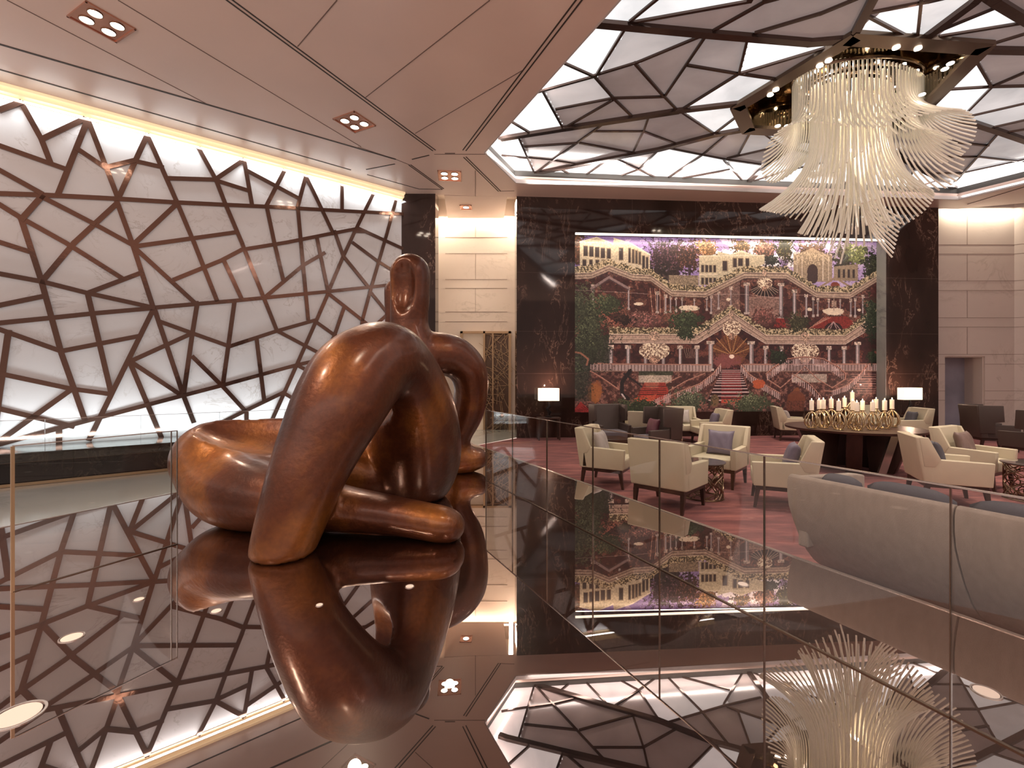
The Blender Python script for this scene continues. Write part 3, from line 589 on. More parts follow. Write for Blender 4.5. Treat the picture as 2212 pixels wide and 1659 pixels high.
# ---------------------------------------------------------------- mural : printed palace picture, painted cell by cell on a flat sheet
MW, MH = 660, 382; X0, X1, Y0, Y1 = 8.0, 2075.0, 72.0, 1268.0
sxp = MW / (X1 - X0); syp = MH / (Y1 - Y0)
img = np.zeros((MH, MW, 3)); gx, gy = np.meshgrid(X0 + (np.arange(MW) + .5) / sxp, Y0 + (np.arange(MH) + .5) / syp)
def vn(sc, seed=0, octv=4):
    r = np.random.RandomState(seed); out = np.zeros((MH, MW)); amp = 1; tot = 0
    for o in range(octv):
        cx_ = int(MW / sc) + 3; cy_ = int(MH / sc) + 3; g = r.rand(cy_, cx_)
        fx = np.arange(MW) / sc; fy = np.arange(MH) / sc; ix = fx.astype(int); iy = fy.astype(int); tx = fx - ix; ty = fy - iy
        tx = tx * tx * (3 - 2 * tx); ty = (ty * ty * (3 - 2 * ty))[:, None]
        a = g[iy][:, ix] * (1 - tx) + g[iy][:, ix + 1] * tx; b = g[iy + 1][:, ix] * (1 - tx) + g[iy + 1][:, ix + 1] * tx
        out += amp * (a * (1 - ty) + b * ty); tot += amp; amp *= .6; sc = max(1.01, sc / 2)
    return out / tot
NA, NB, NC = vn(16, 1), vn(6, 2), vn(2.2, 3, 2)
def C(*c): return np.array(c) / 255.0
def put(mask, col, a=1.0, nz=0.0, N=None):
    global img
    c = np.asarray(col)[None, None, :] * (1 + nz * ((NC if N is None else N)[..., None] - .5) * 2)
    m_ = (mask * a)[..., None]; img = img * (1 - m_) + np.clip(c, 0, 1) * m_
def pmask(P): return inpoly(gx, gy, P).astype(float)
def rect(x0, y0, x1, y1, col, **k): put(((gx >= x0) & (gx < x1) & (gy >= y0) & (gy < y1)).astype(float), col, **k)
def ell(cx, cy, rx, ry, col, rag=0, **k):
    d = ((gx - cx) / rx) ** 2 + ((gy - cy) / ry) ** 2 + rag * (NB - .5) * 3 + rag * (NC - .5) * 2; put((d < 1).astype(float), col, **k)
def dist(P):
    d = np.full(gx.shape, 1e9)
    for (x1, y1), (x2, y2) in zip(P[:-1], P[1:]):
        L = (x2 - x1) ** 2 + (y2 - y1) ** 2; t = np.clip(((gx - x1) * (x2 - x1) + (gy - y1) * (y2 - y1)) / L, 0, 1)
        d = np.minimum(d, np.hypot(gx - x1 - t * (x2 - x1), gy - y1 - t * (y2 - y1)))
    return d
def line(P, wd, col, **k): put((dist(P) < wd / 2).astype(float), col, **k)
def yon(P, x): return np.interp(x, [p[0] for p in P], [p[1] for p in P])
def foliage(cx, cy, rx, ry, dark, light, seed=0):
    dark = dark * np.array([1.05, .95, .8]); light = light * np.array([1.05, 1, .85]); ell(cx, cy, rx, ry, dark, rag=.7, nz=.5); ell(cx - rx * .1, cy - ry * .15, rx * .9, ry * .85, light, rag=2.2, a=.75, nz=.6); ell(cx + rx * .1, cy + ry * .2, rx * .9, ry * .8, dark * .5, rag=3.0, a=.6)
def cornice(P, th, col=(176, 140, 112), orn=45):
    yl = yon(P, gx); inx = (gx >= P[0][0]) & (gx <= P[-1][0])
    o = inx & (gy < yl - th * .4) & (gy > yl - th * .4 - orn * (.55 + .9 * NB)); put(o.astype(float), C(122, 98, 62), nz=.7); put((o & (NC > .56)).astype(float), C(208, 180, 128))
    put((o & (NC < .36)).astype(float), C(70, 60, 38))
    put((inx & (gy >= yl - th * .4) & (gy < yl + th * .6)).astype(float), C(*col), nz=.12)
    for q, c in ((-.4, (224, 196, 158)), (-.28, (96, 62, 50)), (.05, (210, 176, 140)), (.2, (110, 74, 60)), (.58, (70, 36, 32))):
        put((inx & (abs(gy - yl - th * q) < 2.6)).astype(float), C(*c), a=.85)
def column(x, y0, y1, wd, tint=1.0):
    for k, (f, v) in enumerate(((-.5, .55), (-.3, .85), (-.1, 1.0), (.15, .8), (.32, .5))):
        rect(x + wd * f, y0, x + wd * (f + .22), y1, C(214, 186, 180) * v * tint)
    rect(x - wd * .85, y0 - 8, x + wd * .85, y0 + 16, C(190, 160, 136) * tint, nz=.5); rect(x - wd * .8, y1 - 12, x + wd * .8, y1 + 4, C(205, 178, 160) * tint)
def balus(P, h, sp=11, col=(206, 172, 160), dark=(82, 40, 36)):
    yl = yon(P, gx); inx = (gx >= min(P[0][0], P[-1][0])) & (gx <= max(P[0][0], P[-1][0]))
    if P[0][0] > P[-1][0]: yl = np.interp(gx, [p[0] for p in P[::-1]], [p[1] for p in P[::-1]])
    m_ = inx & (gy > yl) & (gy < yl + h); put(m_.astype(float), C(*dark), a=.9); put((m_ & ((gx % sp) < sp * .5)).astype(float), C(*col))
    put((inx & (gy > yl - 5) & (gy < yl + 3)).astype(float), C(178, 112, 88)); put((inx & (gy > yl + h) & (gy < yl + h + 6)).astype(float), C(150, 104, 84))
def chandel(cx, cy, rx, ry):
    rect(cx - 3, cy - ry * 2.3, cx + 3, cy, C(120, 90, 60)); d = ((gx - cx) / rx) ** 2 + ((gy - cy) / ry) ** 2
    m_ = (d < 1) & (gy > cy - ry * .75); put((m_ & (NC > .35)).astype(float), C(190, 150, 116)); put((m_ & (NC > .58)).astype(float), C(250, 222, 178)); put((m_ & (NC < .34)).astype(float), C(104, 50, 40))
    ell(cx, cy + ry * .95, rx * .35, ry * .4, C(170, 120, 92), nz=.6); ell(cx, cy - ry * 1.5, rx * .35, ry * .5, C(180, 140, 110), nz=.6)
# sky
t_ = np.clip((gx - 200) / 1500, 0, 1)[..., None]; img[:] = C(132, 100, 178) * (1 - t_) + C(176, 142, 200) * t_
put(((NA > .56) & (gy < 420)).astype(float), C(206, 180, 214), a=.7); put(((NA > .5) & (gx > 860) & (gx < 1600) & (gy < 260)).astype(float), C(250, 236, 238)); put((gy < 92) * (gx > 250) * 1.0, C(158, 118, 200), a=.4)
rect(0, 450, 300, 1268, C(58, 54, 44), nz=.3)
# distant trees
for cx, cy, rx, ry, d, l in ((640, 220, 150, 110, (96, 62, 84), (70, 46, 62)), (890, 140, 80, 60, (170, 120, 78), (206, 156, 96)), (770, 200, 90, 90, (112, 70, 60), (84, 52, 52)), (30, 150, 60, 110, (112, 70, 52), (150, 100, 66)), (1130, 120, 60, 45, (150, 112, 66), (120, 96, 54)),
                       (1290, 150, 80, 80, (150, 100, 92), (190, 140, 120)), (1430, 130, 60, 90, (100, 96, 58), (66, 76, 50)), (1620, 140, 90, 60, (96, 66, 52), (130, 92, 66)), (1850, 180, 90, 110, (66, 56, 44), (84, 84, 58)), (1945, 165, 75, 70, (134, 158, 88), (182, 196, 120)), (2040, 260, 60, 120, (60, 70, 50), (40, 50, 40)), (600, 320, 120, 60, (70, 52, 58), (48, 40, 44)), (1330, 210, 60, 40, (48, 60, 60), (80, 80, 70))): foliage(cx, cy, rx, ry, C(*d), C(*l))
for x in (560, 640, 700, 780, 1290, 1430): 
    for k in range(5): line([(x, 380), (x + (k - 2) * 6, 250), (x + (k - 2) * 26, 130 + 12 * abs(k - 2))], 5, C(54, 34, 38), a=.8)
# buildings on the hill
def building(P, wins, col=(206, 184, 142)):
    put(pmask(P), C(*col), nz=.10)
    for x, y, w_, h_ in wins: rect(x - 4, y - 5, x + w_ + 4, y + h_ + 4, C(150, 122, 88)); rect(x, y, x + w_, y + h_, C(62, 46, 44))
building([(55, 110), (165, 78), (270, 120), (280, 80), (400, 120), (515, 190), (515, 340), (55, 340)], [(80 + 38 * i, 140 + 4 * i, 24, 66) for i in range(5)] + [(75 + 42 * i, 235, 20, 40) for i in range(5)] + [(312, 150, 24, 80), (375, 150, 12, 96), (398, 158, 12, 92), (420, 166, 12, 88), (442, 174, 12, 84), (466, 200, 14, 90), (490, 210, 12, 80)])
line([(55, 112), (165, 80), (275, 122)], 8, C(232, 214, 176)); line([(278, 84), (400, 122), (516, 192)], 9, C(232, 214, 176))
building([(845, 190), (970, 184), (970, 160), (1060, 180), (1130, 150), (1210, 180), (1290, 176), (1290, 240), (1150, 300), (845, 400)], [(860 + 27 * i, 258, 16, 46) for i in range(4)] + [(860 + 27 * i, 345, 16, 44) for i in range(4)] + [(1005, 226, 28, 66), (1075, 206, 22, 60), (1110, 206, 30, 50), (1160, 206, 22, 50)], (204, 184, 140))
line([(1055, 184), (1132, 152), (1214, 184)], 8, C(226, 204, 166)); line([(845, 194), (1290, 180)], 6, C(228, 206, 168)); line([(845, 322), (970, 318)], 6, C(228, 206, 168))
building([(1490, 170), (1540, 160), (1620, 120), (1700, 160), (1760, 170), (1760, 360), (1490, 360)], [], (166, 136, 100)); put(((gx > 1490) & (gx < 1760) & (gy > 150) & (gy < 240) & (NC > .55)).astype(float), C(214, 186, 140), a=.7)
ell(1622, 290, 38, 54, C(66, 38, 32)); ell(1622, 330, 38, 44, C(66, 38, 32)); [rect(x, 180, x + 8, 350, C(212, 186, 150)) for x in (1510, 1545, 1690, 1730)]
building([(1770, 250), (1940, 230), (1940, 350), (1770, 350)], [(1800 + 34 * i, 270, 16, 60) for i in range(4)], (158, 130, 96)); rect(640, 330, 840, 400, C(150, 124, 92), nz=.3)
# upper storey
U = [(8, 345), (130, 338), (245, 285), (400, 345), (520, 350), (660, 452), (885, 458), (1150, 320), (1440, 318), (1650, 448), (1885, 452), (2075, 330)]
ul = yon(U, gx); m_ = (gy > ul) & (gy < 760); put(m_.astype(float), C(74, 30, 28), nz=.5, N=NB)
put((m_ & (NA > .55)).astype(float), C(116, 62, 46), nz=.5); put((m_ & (gx > 930) & (gx < 1120) & (gy < 620)).astype(float), C(166, 126, 104), a=.55, nz=.4); put((m_ & (gx > 1180) & (gx < 1400) & (gy > 470) & (gy < 620)).astype(float), C(176, 132, 110), a=.7, nz=.35)
for k in range(9): line([(500 + k * 16, 420), (520 + k * 13, 600)], 4, C(206, 140, 108) if k % 2 else C(110, 40, 30))
rect(0, 400, 130, 520, C(52, 24, 22), nz=.5); ell(1290, 425, 90, 42, C(40, 20, 20)); [line([(1290, 380), (1290 + 95 * math.cos(a), 425 + 48 * math.sin(a))], 3, C(200, 160, 130)) for a in np.linspace(0, PI, 11)]
for x, y0, y1, wd in ((140, 410, 560, 14), (375, 420, 570, 12), (565, 450, 590, 14), (620, 470, 590, 12), (652, 480, 585, 10), (690, 486, 580, 9), (730, 488, 580, 8), (812, 488, 570, 8), (896, 480, 570, 9), (925, 470, 590, 10), (975, 440, 560, 11), (1060, 410, 540, 14), (1168, 380, 590, 26), (1402, 380, 630, 28), (1495, 425, 620, 22), (1577, 455, 610, 15), (1627, 475, 605, 12), (1658, 485, 600, 10), (1736, 488, 590, 9), (1815, 488, 590, 9), (1890, 485, 600, 10), (1921, 478, 605, 11), (1975, 455, 610, 13)): column(x, y0, y1, wd, .95)
line([(130, 430), (245, 350), (375, 425)], 16, C(150, 116, 108)); line([(130, 440), (245, 366), (375, 436)], 5, C(80, 56, 60))
line([(1668, 400), (1780, 330), (1900, 400)], 14, C(166, 130, 96)); ell(1780, 385, 32, 26, C(150, 56, 34)); cornice(U, 44)
for P in ([(8, 440), (400, 455), (500, 462)], [(700, 462), (1150, 455), (1390, 480)], [(1500, 455), (2020, 465)]): line(P, 3.5, C(232, 196, 176), a=.5)
# red stairs and lights upstairs
put(pmask([(1600, 690), (1700, 610), (1860, 600), (1960, 690)]), C(150, 34, 26), nz=.2); [line([(1600 + k * 22, 690 - k * 12), (1700 + k * 16, 612)], 4, C(206, 130, 100)) for k in range(4)]; ell(1768, 690, 62, 44, C(48, 22, 26)); [line([(1768, 640), (1768 + k * 26, 700)], 5, C(190, 140, 130)) for k in (-2, -1, 1, 2)]
put(pmask([(1350, 685), (1372, 620), (1422, 620), (1440, 685)]), C(176, 36, 30)); [rect(1350, y, 1440, y + 4, C(90, 14, 16)) for y in range(628, 690, 11)]
for cx, cy, rx, ry in ((1772, 568, 74, 26), (776, 556, 66, 20), (1602, 556, 16, 12), (1950, 556, 14, 10), (1042, 492, 16, 12), (440, 530, 30, 10)): ell(cx, cy, rx, ry, C(246, 214, 172), rag=.3)
line([(1772, 480), (1772, 560)], 6, C(180, 140, 110)); rect(1755, 492, 1790, 540, C(170, 130, 104), nz=.4)
for k in range(11): line([(175 + k * 12, 575 + k * 9), (182 + k * 12, 620 + k * 9)], 4, C(200, 110, 80))
line([(170, 575), (300, 670)], 7, C(180, 90, 62))
chandel(1290, 372, 54, 44)
# lower storey
L_ = [(245, 765), (830, 765), (1065, 605), (1300, 765), (1850, 765), (2075, 610)]
ll = yon(L_, gx); m_ = (gy > ll) & (gx > 245) & (gy < 1268); put(m_.astype(float), C(62, 22, 24), nz=.5, N=NB); put((m_ & (NA > .58)).astype(float), C(104, 46, 36), nz=.4)
put(pmask([(925, 830), (1065, 700), (1200, 830), (1120, 950), (1010, 950)]), C(120, 60, 30), nz=.2)
for k in range(13): a = PI + PI * k / 12; line([(1065, 880), (1065 + 145 * math.cos(a), 860 + 170 * math.sin(a) * .8)], 5, C(196, 126, 64) if k % 2 else C(84, 30, 20))
ell(1030, 920, 90, 50, C(140, 62, 58), rag=.8); ell(1065, 890, 18, 14, C(250, 210, 180))
for x, wd in ((258, 22), (371, 24), (486, 20), (605, 20), (716, 22), (829, 20), (921, 30), (1199, 30), (1297, 22), (1405, 20), (1512, 16), (1625, 16), (1737, 22), (1843, 22), (1938, 28)): column(x, 822 if wd < 26 else 790, 985, wd)
for k in range(6): line([(740 + 16 * k, 830), (760 + 10 * k, 900)], 3, C(150, 110, 90))
cornice(L_, 66, (186, 146, 120), 46); line([(245, 800), (830, 800), (1065, 655), (1300, 800), (1850, 800), (2075, 660)], 5, C(214, 184, 160))
chandel(545, 850, 102, 66); chandel(1570, 850, 98, 66); chandel(1065, 690, 62, 62)
balus([(125, 940), (250, 944), (925, 948)], 46); balus([(1140, 946), (2075, 940)], 46)
# hall floor of stairs
m_ = (gy > 1000); put((m_ & (gx < 2075)).astype(float), C(84, 38, 34), nz=.6, N=NB); put((m_ & (NB > .56)).astype(float), C(140, 84, 66), a=.7, nz=.5); put(((gy > 1010) & (gy < 1070) & (gx > 440) & (gx < 660)).astype(float), C(178, 152, 128), nz=.2); rect(1480, 1010, 1720, 1070, C(176, 150, 128), nz=.2)
rect(440, 992, 670, 1022, C(56, 58, 38), nz=.5)
put(pmask([(480, 1070), (615, 1070), (640, 1130), (600, 1230), (400, 1230)]), C(184, 40, 26), nz=.15); [rect(470 - (y - 1070) // 2, y, 625, y + 4, C(90, 22, 20)) for y in range(1080, 1160, 14)]; put(pmask([(410, 1180), (560, 1150), (520, 1268), (420, 1268)]), C(206, 62, 34), nz=.12)
put(pmask([(1000, 978), (1122, 978), (1212, 1215), (890, 1215)]), C(52, 14, 18))
yy_ = 984; st_ = 9
while yy_ < 1215:
    f = (yy_ - 978) / 237; xl = 1000 - 110 * f; xr = 1122 + 90 * f
    rect(xl, yy_, xr, yy_ + st_ * .3, C(206, 160, 152)); rect(1000 - 10 * f, yy_ + st_ * .3, 1120 + 25 * f, yy_ + st_ * .72, C(150, 28, 30)); yy_ += st_; st_ *= 1.11
rect(995, 1186, 1170, 1216, C(206, 60, 38))
for P, wd in (([(990, 945), (940, 1010), (850, 1080), (700, 1140), (520, 1230)], 11), ([(1130, 950), (1180, 1010), (1280, 1080), (1400, 1150)], 10), ([(120, 990), (200, 1040), (310, 1120)], 11), ([(640, 1130), (760, 1060), (880, 1010)], 7), ([(620, 1080), (720, 1030)], 5), ([(2005, 950), (1960, 1010), (1870, 1090), (1760, 1135), (1700, 1130)], 11),
              ([(1300, 1010), (1360, 960), (1450, 905), (1570, 890), (1700, 905), (1800, 960), (1856, 1010), (1850, 1050), (1760, 1110)], 10), ([(1300, 1010), (1310, 1050), (1400, 1110)], 9), ([(1470, 1050), (1570, 960), (1660, 1050), (1760, 1110)], 7), ([(1470, 1050), (1400, 1110)], 7), ([(1480, 1010), (1600, 1080), (1680, 1170)], 7)): line(P, wd, C(150, 78, 58)); line([(a, b - 3) for a, b in P], 3, C(214, 150, 122))
def rail_b(P, h, sp=12): 
    xs = np.arange(min(p[0] for p in P), max(p[0] for p in P), sp); PP = sorted(P)
    for x in xs: y = float(np.interp(x, [p[0] for p in PP], [p[1] for p in PP])); line([(x, y), (x, y + h)], 5, C(210, 168, 158))
rail_b([(990, 950), (940, 1015), (850, 1085), (700, 1145)], 42); rail_b([(1130, 955), (1180, 1015), (1280, 1085), (1400, 1155)], 40); rail_b([(1310, 1010), (1450, 915), (1570, 898), (1700, 915), (1850, 1015)], 44); rail_b([(520, 1200), (660, 1140)], 60); rail_b([(1480, 1020), (1600, 1090), (1680, 1180)], 40, 14); rail_b([(1760, 1130), (1870, 1095), (1990, 980)], 34)
for k in range(9): rect(1890 + k * 6, 1010 + k * 17, 2070, 1014 + k * 17, C(176, 120, 108))
[ell(x, y, 30, 62, C(150, 70, 30), rag=.3) for x, y in ((170, 1120), (1510, 1170))]; ell(1510, 1190, 62, 60, C(128, 56, 32), rag=.2); rect(1440, 1200, 1560, 1268, C(110, 50, 34), nz=.3); ell(150, 1140, 50, 70, C(170, 84, 30), rag=.5); ell(1250, 1080, 40, 34, C(206, 74, 30), rag=.4); ell(950, 1200, 28, 44, C(120, 84, 48), rag=.3)
line([(385, 990), (330, 1070), (330, 1150), (370, 1180)], 26, C(30, 20, 24)); line([(345, 1010), (440, 1080), (460, 1100)], 12, C(36, 24, 28)); line([(330, 1150), (350, 1180)], 10, C(200, 170, 160))
# plants and trees in front
for cx, cy, rx, ry, d, l in ((110, 640, 105, 170, (52, 64, 46), (112, 128, 92)), (120, 800, 120, 130, (44, 56, 42), (104, 118, 86)), (50, 560, 60, 110, (56, 68, 50), (118, 132, 98)), (235, 540, 85, 70, (56, 76, 50), (92, 108, 74)), (750, 650, 115, 70, (44, 66, 44), (86, 104, 70)), (750, 730, 55, 40, (44, 66, 44), (80, 96, 66)), (480, 640, 120, 50, (142, 84, 88), (176, 116, 112)),
                       (1290, 610, 80, 60, (130, 72, 74), (168, 106, 100)), (1520, 650, 70, 60, (64, 70, 48), (96, 90, 62)), (2040, 620, 60, 130, (38, 56, 42), (72, 88, 62)), (1385, 890, 60, 45, (26, 44, 30), (50, 70, 46)), (2045, 890, 40, 40, (26, 44, 30), (50, 66, 46)), (50, 1060, 60, 120, (44, 56, 44), (90, 104, 80)), (430, 1230, 130, 45, (40, 54, 36), (84, 96, 66)), (780, 1210, 110, 70, (60, 74, 58), (126, 138, 112)),
                       (1200, 1220, 130, 60, (62, 76, 56), (132, 142, 110)), (700, 1250, 90, 30, (40, 50, 36), (90, 100, 76)), (330, 640, 60, 40, (40, 26, 28), (96, 60, 52))): foliage(cx, cy, rx, ry, C(*d), C(*l))
line([(8, 860), (60, 870), (110, 910), (100, 950)], 12, C(168, 96, 66)); rect(8, 1000, 130, 1200, C(60, 50, 40), nz=.5, a=.6); put(pmask([(8, 1268), (60, 1200), (130, 1268)]), C(176, 30, 26)); [line([(20 + k * 14, 1262 - k * 8), (60 + k * 14, 1262)], 3, C(70, 12, 14)) for k in range(5)]
img = np.clip(img * (1 + .22 * (NC[..., None] - .5)), 0, 1)
grey_ = img.mean(-1, keepdims=True); img = np.clip((grey_ * np.array([1.06, .97, .96]) * .30 + img * .70) * .92, 0, 1)
lin = np.where(img <= .04045, img / 12.92, ((img + .055) / 1.055) ** 2.4)
mur = bpy.data.meshes.new('palace_mural')
sv = np.linspace(s0, s1, MW + 1); zv = np.linspace(mz1, mz0, MH + 1); ss, zz = np.meshgrid(sv, zv)
P = np.stack([BW0.x + BWD.x * ss + BWN.x * dep, BW0.y + BWD.y * ss + BWN.y * dep, zz], -1).reshape(-1, 3)
yy, xx = np.meshgrid(np.arange(MH), np.arange(MW), indexing='ij'); a = (yy * (MW + 1) + xx).ravel()
quads = np.stack([a, a + MW + 1, a + MW + 2, a + 1], 1)
mur.vertices.add(len(P)); mur.vertices.foreach_set('co', P.astype(np.float32).ravel()); nq = len(quads); mur.loops.add(nq * 4); mur.loops.foreach_set('vertex_index', quads.astype(np.int32).ravel())
mur.polygons.add(nq); mur.polygons.foreach_set('loop_start', np.arange(nq, dtype=np.int32) * 4); mur.update(calc_edges=True)
at = mur.attributes.new('ink', 'FLOAT_COLOR', 'FACE'); at.data.foreach_set('color', np.concatenate([lin.reshape(-1, 3), np.ones((nq, 1))], 1).astype(np.float32).ravel())
m, n, l = mat('printed_mural_under_glass'); b = n['Principled BSDF']; an = n.new('ShaderNodeAttribute'); an.attribute_name = 'ink'
l.new(an.outputs['Color'], b.inputs['Base Color']); inp(b, 'Roughness', .5); inp(b, 'Coat Weight', .2); inp(b, 'Coat Roughness', .01); l.new(an.outputs['Color'], b.inputs['Emission Color']); inp(b, 'Emission Strength', .24)
M['mural'] = m; mur.materials.append(m)
mo = bpy.data.objects.new('palace_mural', mur); COL.objects.link(mo)
tag(mo, 'huge backlit palace mural with staircases, columns and chandeliers in the dark marble wall', 'mural')
# ---------------------------------------------------------------- reclining bronze figure (smoothly blended volumes turned into one skin)
def chain(st):
    """st rows: px, py, Y, half width px, half depth m -> arrays"""
    return [(np.array(atY(a, b, Y)), r * Y / F, d) for a, b, Y, r, d in st]
h = .030
lo = np.array([-3.45, 2.75, TOP - .12]); hi = np.array([.05, 7.15, 3.5])
N3 = np.ceil((hi - lo) / h).astype(int) + 1
ax = [lo[i] + np.arange(N3[i]) * h for i in range(3)]
GX, GY, GZ = np.meshgrid(*[a.astype(np.float32) for a in ax], indexing='ij')
D = np.full(GX.shape, 9.0, np.float32)
def seg_sd(A, B):
    (pa, ra, da), (pb, rb, db) = A, B
    pad = max(ra, rb, da, db) + .45
    sl_ = tuple(slice(max(0, int((min(pa[i], pb[i]) - pad - lo[i]) / h)), min(N3[i], int((max(pa[i], pb[i]) + pad - lo[i]) / h) + 2)) for i in range(3))
    X, Y, Z = GX[sl_], GY[sl_], GZ[sl_]
    ab = pb - pa; L2 = float(ab @ ab)
    t = np.clip(((X - pa[0]) * ab[0] + (Y - pa[1]) * ab[1] + (Z - pa[2]) * ab[2]) / L2, 0, 1)
    dx, dy, dz = X - pa[0] - t * ab[0], Y - pa[1] - t * ab[1], Z - pa[2] - t * ab[2]
    r = ra + (rb - ra) * t; d = da + (db - da) * t
    c = (pa + pb) / 2 - np.array([0, 0, EYE]); vdir = c / np.linalg.norm(c); tn = ab / math.sqrt(L2)
    dep_ = vdir - tn * (vdir @ tn); dep_ = dep_ / (np.linalg.norm(dep_) + 1e-9)
    q = dx * dep_[0] + dy * dep_[1] + dz * dep_[2]; rest2 = np.maximum(dx * dx + dy * dy + dz * dz - q * q, 0)
    e = np.sqrt(rest2 / (r * r) + q * q / (d * d)); g_ = np.sqrt(rest2 / r ** 4 + q * q / d ** 4) + 1e-6
    return sl_, e * (e - 1) / g_
def smin(a, b, k): 
    hq = np.maximum(k - np.abs(a - b), 0) / k; return np.minimum(a, b) - hq * hq * k * .25
def add_chain(st, k=.10):
    global D
    T = np.full(D.shape, 9.0, np.float32)
    ch_ = chain(st)
    for A, B in zip(ch_[:-1], ch_[1:]):
        s_, d_ = seg_sd(A, B); T[s_] = smin(T[s_], d_, .05)
    D = smin(D, T, k)
def densify(st, n=3):
    a = np.array(st, float); t = np.arange(len(a)); tt = np.linspace(0, len(a) - 1, (len(a) - 1) * n + 1); out = []
    for q in tt:
        i = min(int(q), len(a) - 2); f = q - i; p0 = a[max(i - 1, 0)]; p1 = a[i]; p2 = a[i + 1]; p3 = a[min(i + 2, len(a) - 1)]
        out.append(.5 * (2 * p1 + (p2 - p0) * f + (2 * p0 - 5 * p1 + 4 * p2 - p3) * f * f + (3 * p1 - p0 - 3 * p2 + p3) * f ** 3))
    return out
# raised leg : foot, shin, knee, thigh, hip
add_chain(densify([(590, 1290, 3.41, 54, .18), (606, 1200, 3.43, 59, .20), (628, 1130, 3.45, 66, .22), (655, 1050, 3.50, 73, .25), (690, 965, 3.60, 82, .27), (732, 880, 3.72, 92, .29), (775, 812, 3.92, 93, .32), (832, 775, 4.20, 76, .36), (872, 812, 4.50, 74, .40), (894, 880, 4.78, 84, .44), (898, 955, 4.98, 95, .46), (898, 1012, 5.10, 86, .44), (896, 1040, 5.15, 50, .36)]), .03)
# lying leg : hip to far knee
add_chain(densify([(890, 1040, 5.10, 40, .30), (815, 1035, 4.98, 45, .32), (740, 1012, 4.86, 66, .36), (640, 992, 4.72, 84, .40), (540, 992, 4.56, 84, .42), (470, 985, 4.46, 74, .38), (446, 990, 4.40, 62, .34)]), .05)
# lying leg : knee to foot
add_chain(densify([(448, 1005, 4.34, 62, .26), (490, 1046, 4.20, 78, .30), (560, 1070, 4.06, 74, .30), (650, 1086, 3.96, 58, .26), (740, 1098, 3.90, 46, .23), (830, 1110, 3.84, 39, .20), (910, 1124, 3.78, 36, .19), (968, 1136, 3.73, 36, .18)]), .10)
# trunk, shoulders, neck
add_chain(densify([(895, 1020, 5.25, 60, .35), (900, 940, 5.45, 52, .32), (893, 860, 5.60, 50, .28), (893, 790, 5.72, 52, .24), (888, 742, 5.78, 46, .22), (884, 700, 5.80, 37, .19), (885, 660, 5.80, 39, .20)]), .12)
add_chain(densify([(884, 765, 5.78, 44, .22), (930, 765, 5.88, 45, .23), (975, 768, 6.0, 42, .24), (1010, 797, 6.10, 38, .24), (1018, 842, 6.22, 34, .23), (1008, 892, 6.32, 34, .21), (990, 938, 6.38, 27, .18), (986, 968, 6.42, 26, .17), (1000, 992, 6.46, 30, .20)]), .03)
add_chain([(985, 1002, 6.44, 24, .2), (1032, 990, 6.50, 23, .2)], .10)
# head, with the slab of hair behind it
add_chain([(886, 591, 5.80, 43, .20), (886, 640, 5.80, 41, .21)], .06)
add_chain([(856, 628, 6.02, 26, .10), (856, 715, 5.98, 24, .10)], .05)
def carve(px, py, Y, rx, rz, ry, k=.02, yaw=0.0, roll=0.0):
    global D
    c = np.array(atY(px, py, Y)); ca, sa = math.cos(yaw), math.sin(yaw); x = (GX - c[0]) * ca + (GY - c[1]) * sa; y = -(GX - c[0]) * sa + (GY - c[1]) * ca; z = GZ - c[2]
    cr, sr = math.cos(roll), math.sin(roll); x, z = x * cr + z * sr, -x * sr + z * cr
    e = np.sqrt((x / rx) ** 2 + (y / ry) ** 2 + (z / rz) ** 2); g_ = np.sqrt(x * x / rx ** 4 + y * y / ry ** 4 + z * z / rz ** 4) + 1e-6
    D = -smin(-D, e * (e - 1) / g_, k)
carve(640, 862, 4.34, 1.0, .50, .45, .008, yaw=.06, roll=.11)      # hollow on top of the lying thigh
carve(864, 609, 5.50, .185, .40, .235, .008)                            # flat oval of the face
D = np.maximum(D, (TOP + .002) - GZ)
# surface nets
Dn = D; ins = Dn < 0
c8 = [Dn[i:N3[0] - 1 + i, j:N3[1] - 1 + j, k_:N3[2] - 1 + k_] for i in (0, 1) for j in (0, 1) for k_ in (0, 1)]
cnt = sum((c < 0).astype(np.int8) for c in c8); act = (cnt > 0) & (cnt < 8)
idx = np.full(act.shape, -1, np.int64); ii = np.argwhere(act); idx[act] = np.arange(len(ii))
acc = np.zeros((len(ii), 3)); nn = np.zeros(len(ii)); co = [(i, j, k_) for i in (0, 1) for j in (0, 1) for k_ in (0, 1)]
vals = [c[act].astype(float) for c in c8]
for a in range(8):
    for b in range(a + 1, 8):
        df = [co[b][q] - co[a][q] for q in range(3)]
        if sum(abs(x) for x in df) != 1: continue
        m_ = (vals[a] < 0) != (vals[b] < 0); t = np.where(m_, vals[a] / (vals[a] - vals[b] + 1e-20), 0)
        p = np.array(co[a])[None] + t[:, None] * np.array(df)[None]; acc += p * m_[:, None]; nn += m_
VP = lo + (ii + acc / nn[:, None]) * h
fc = []
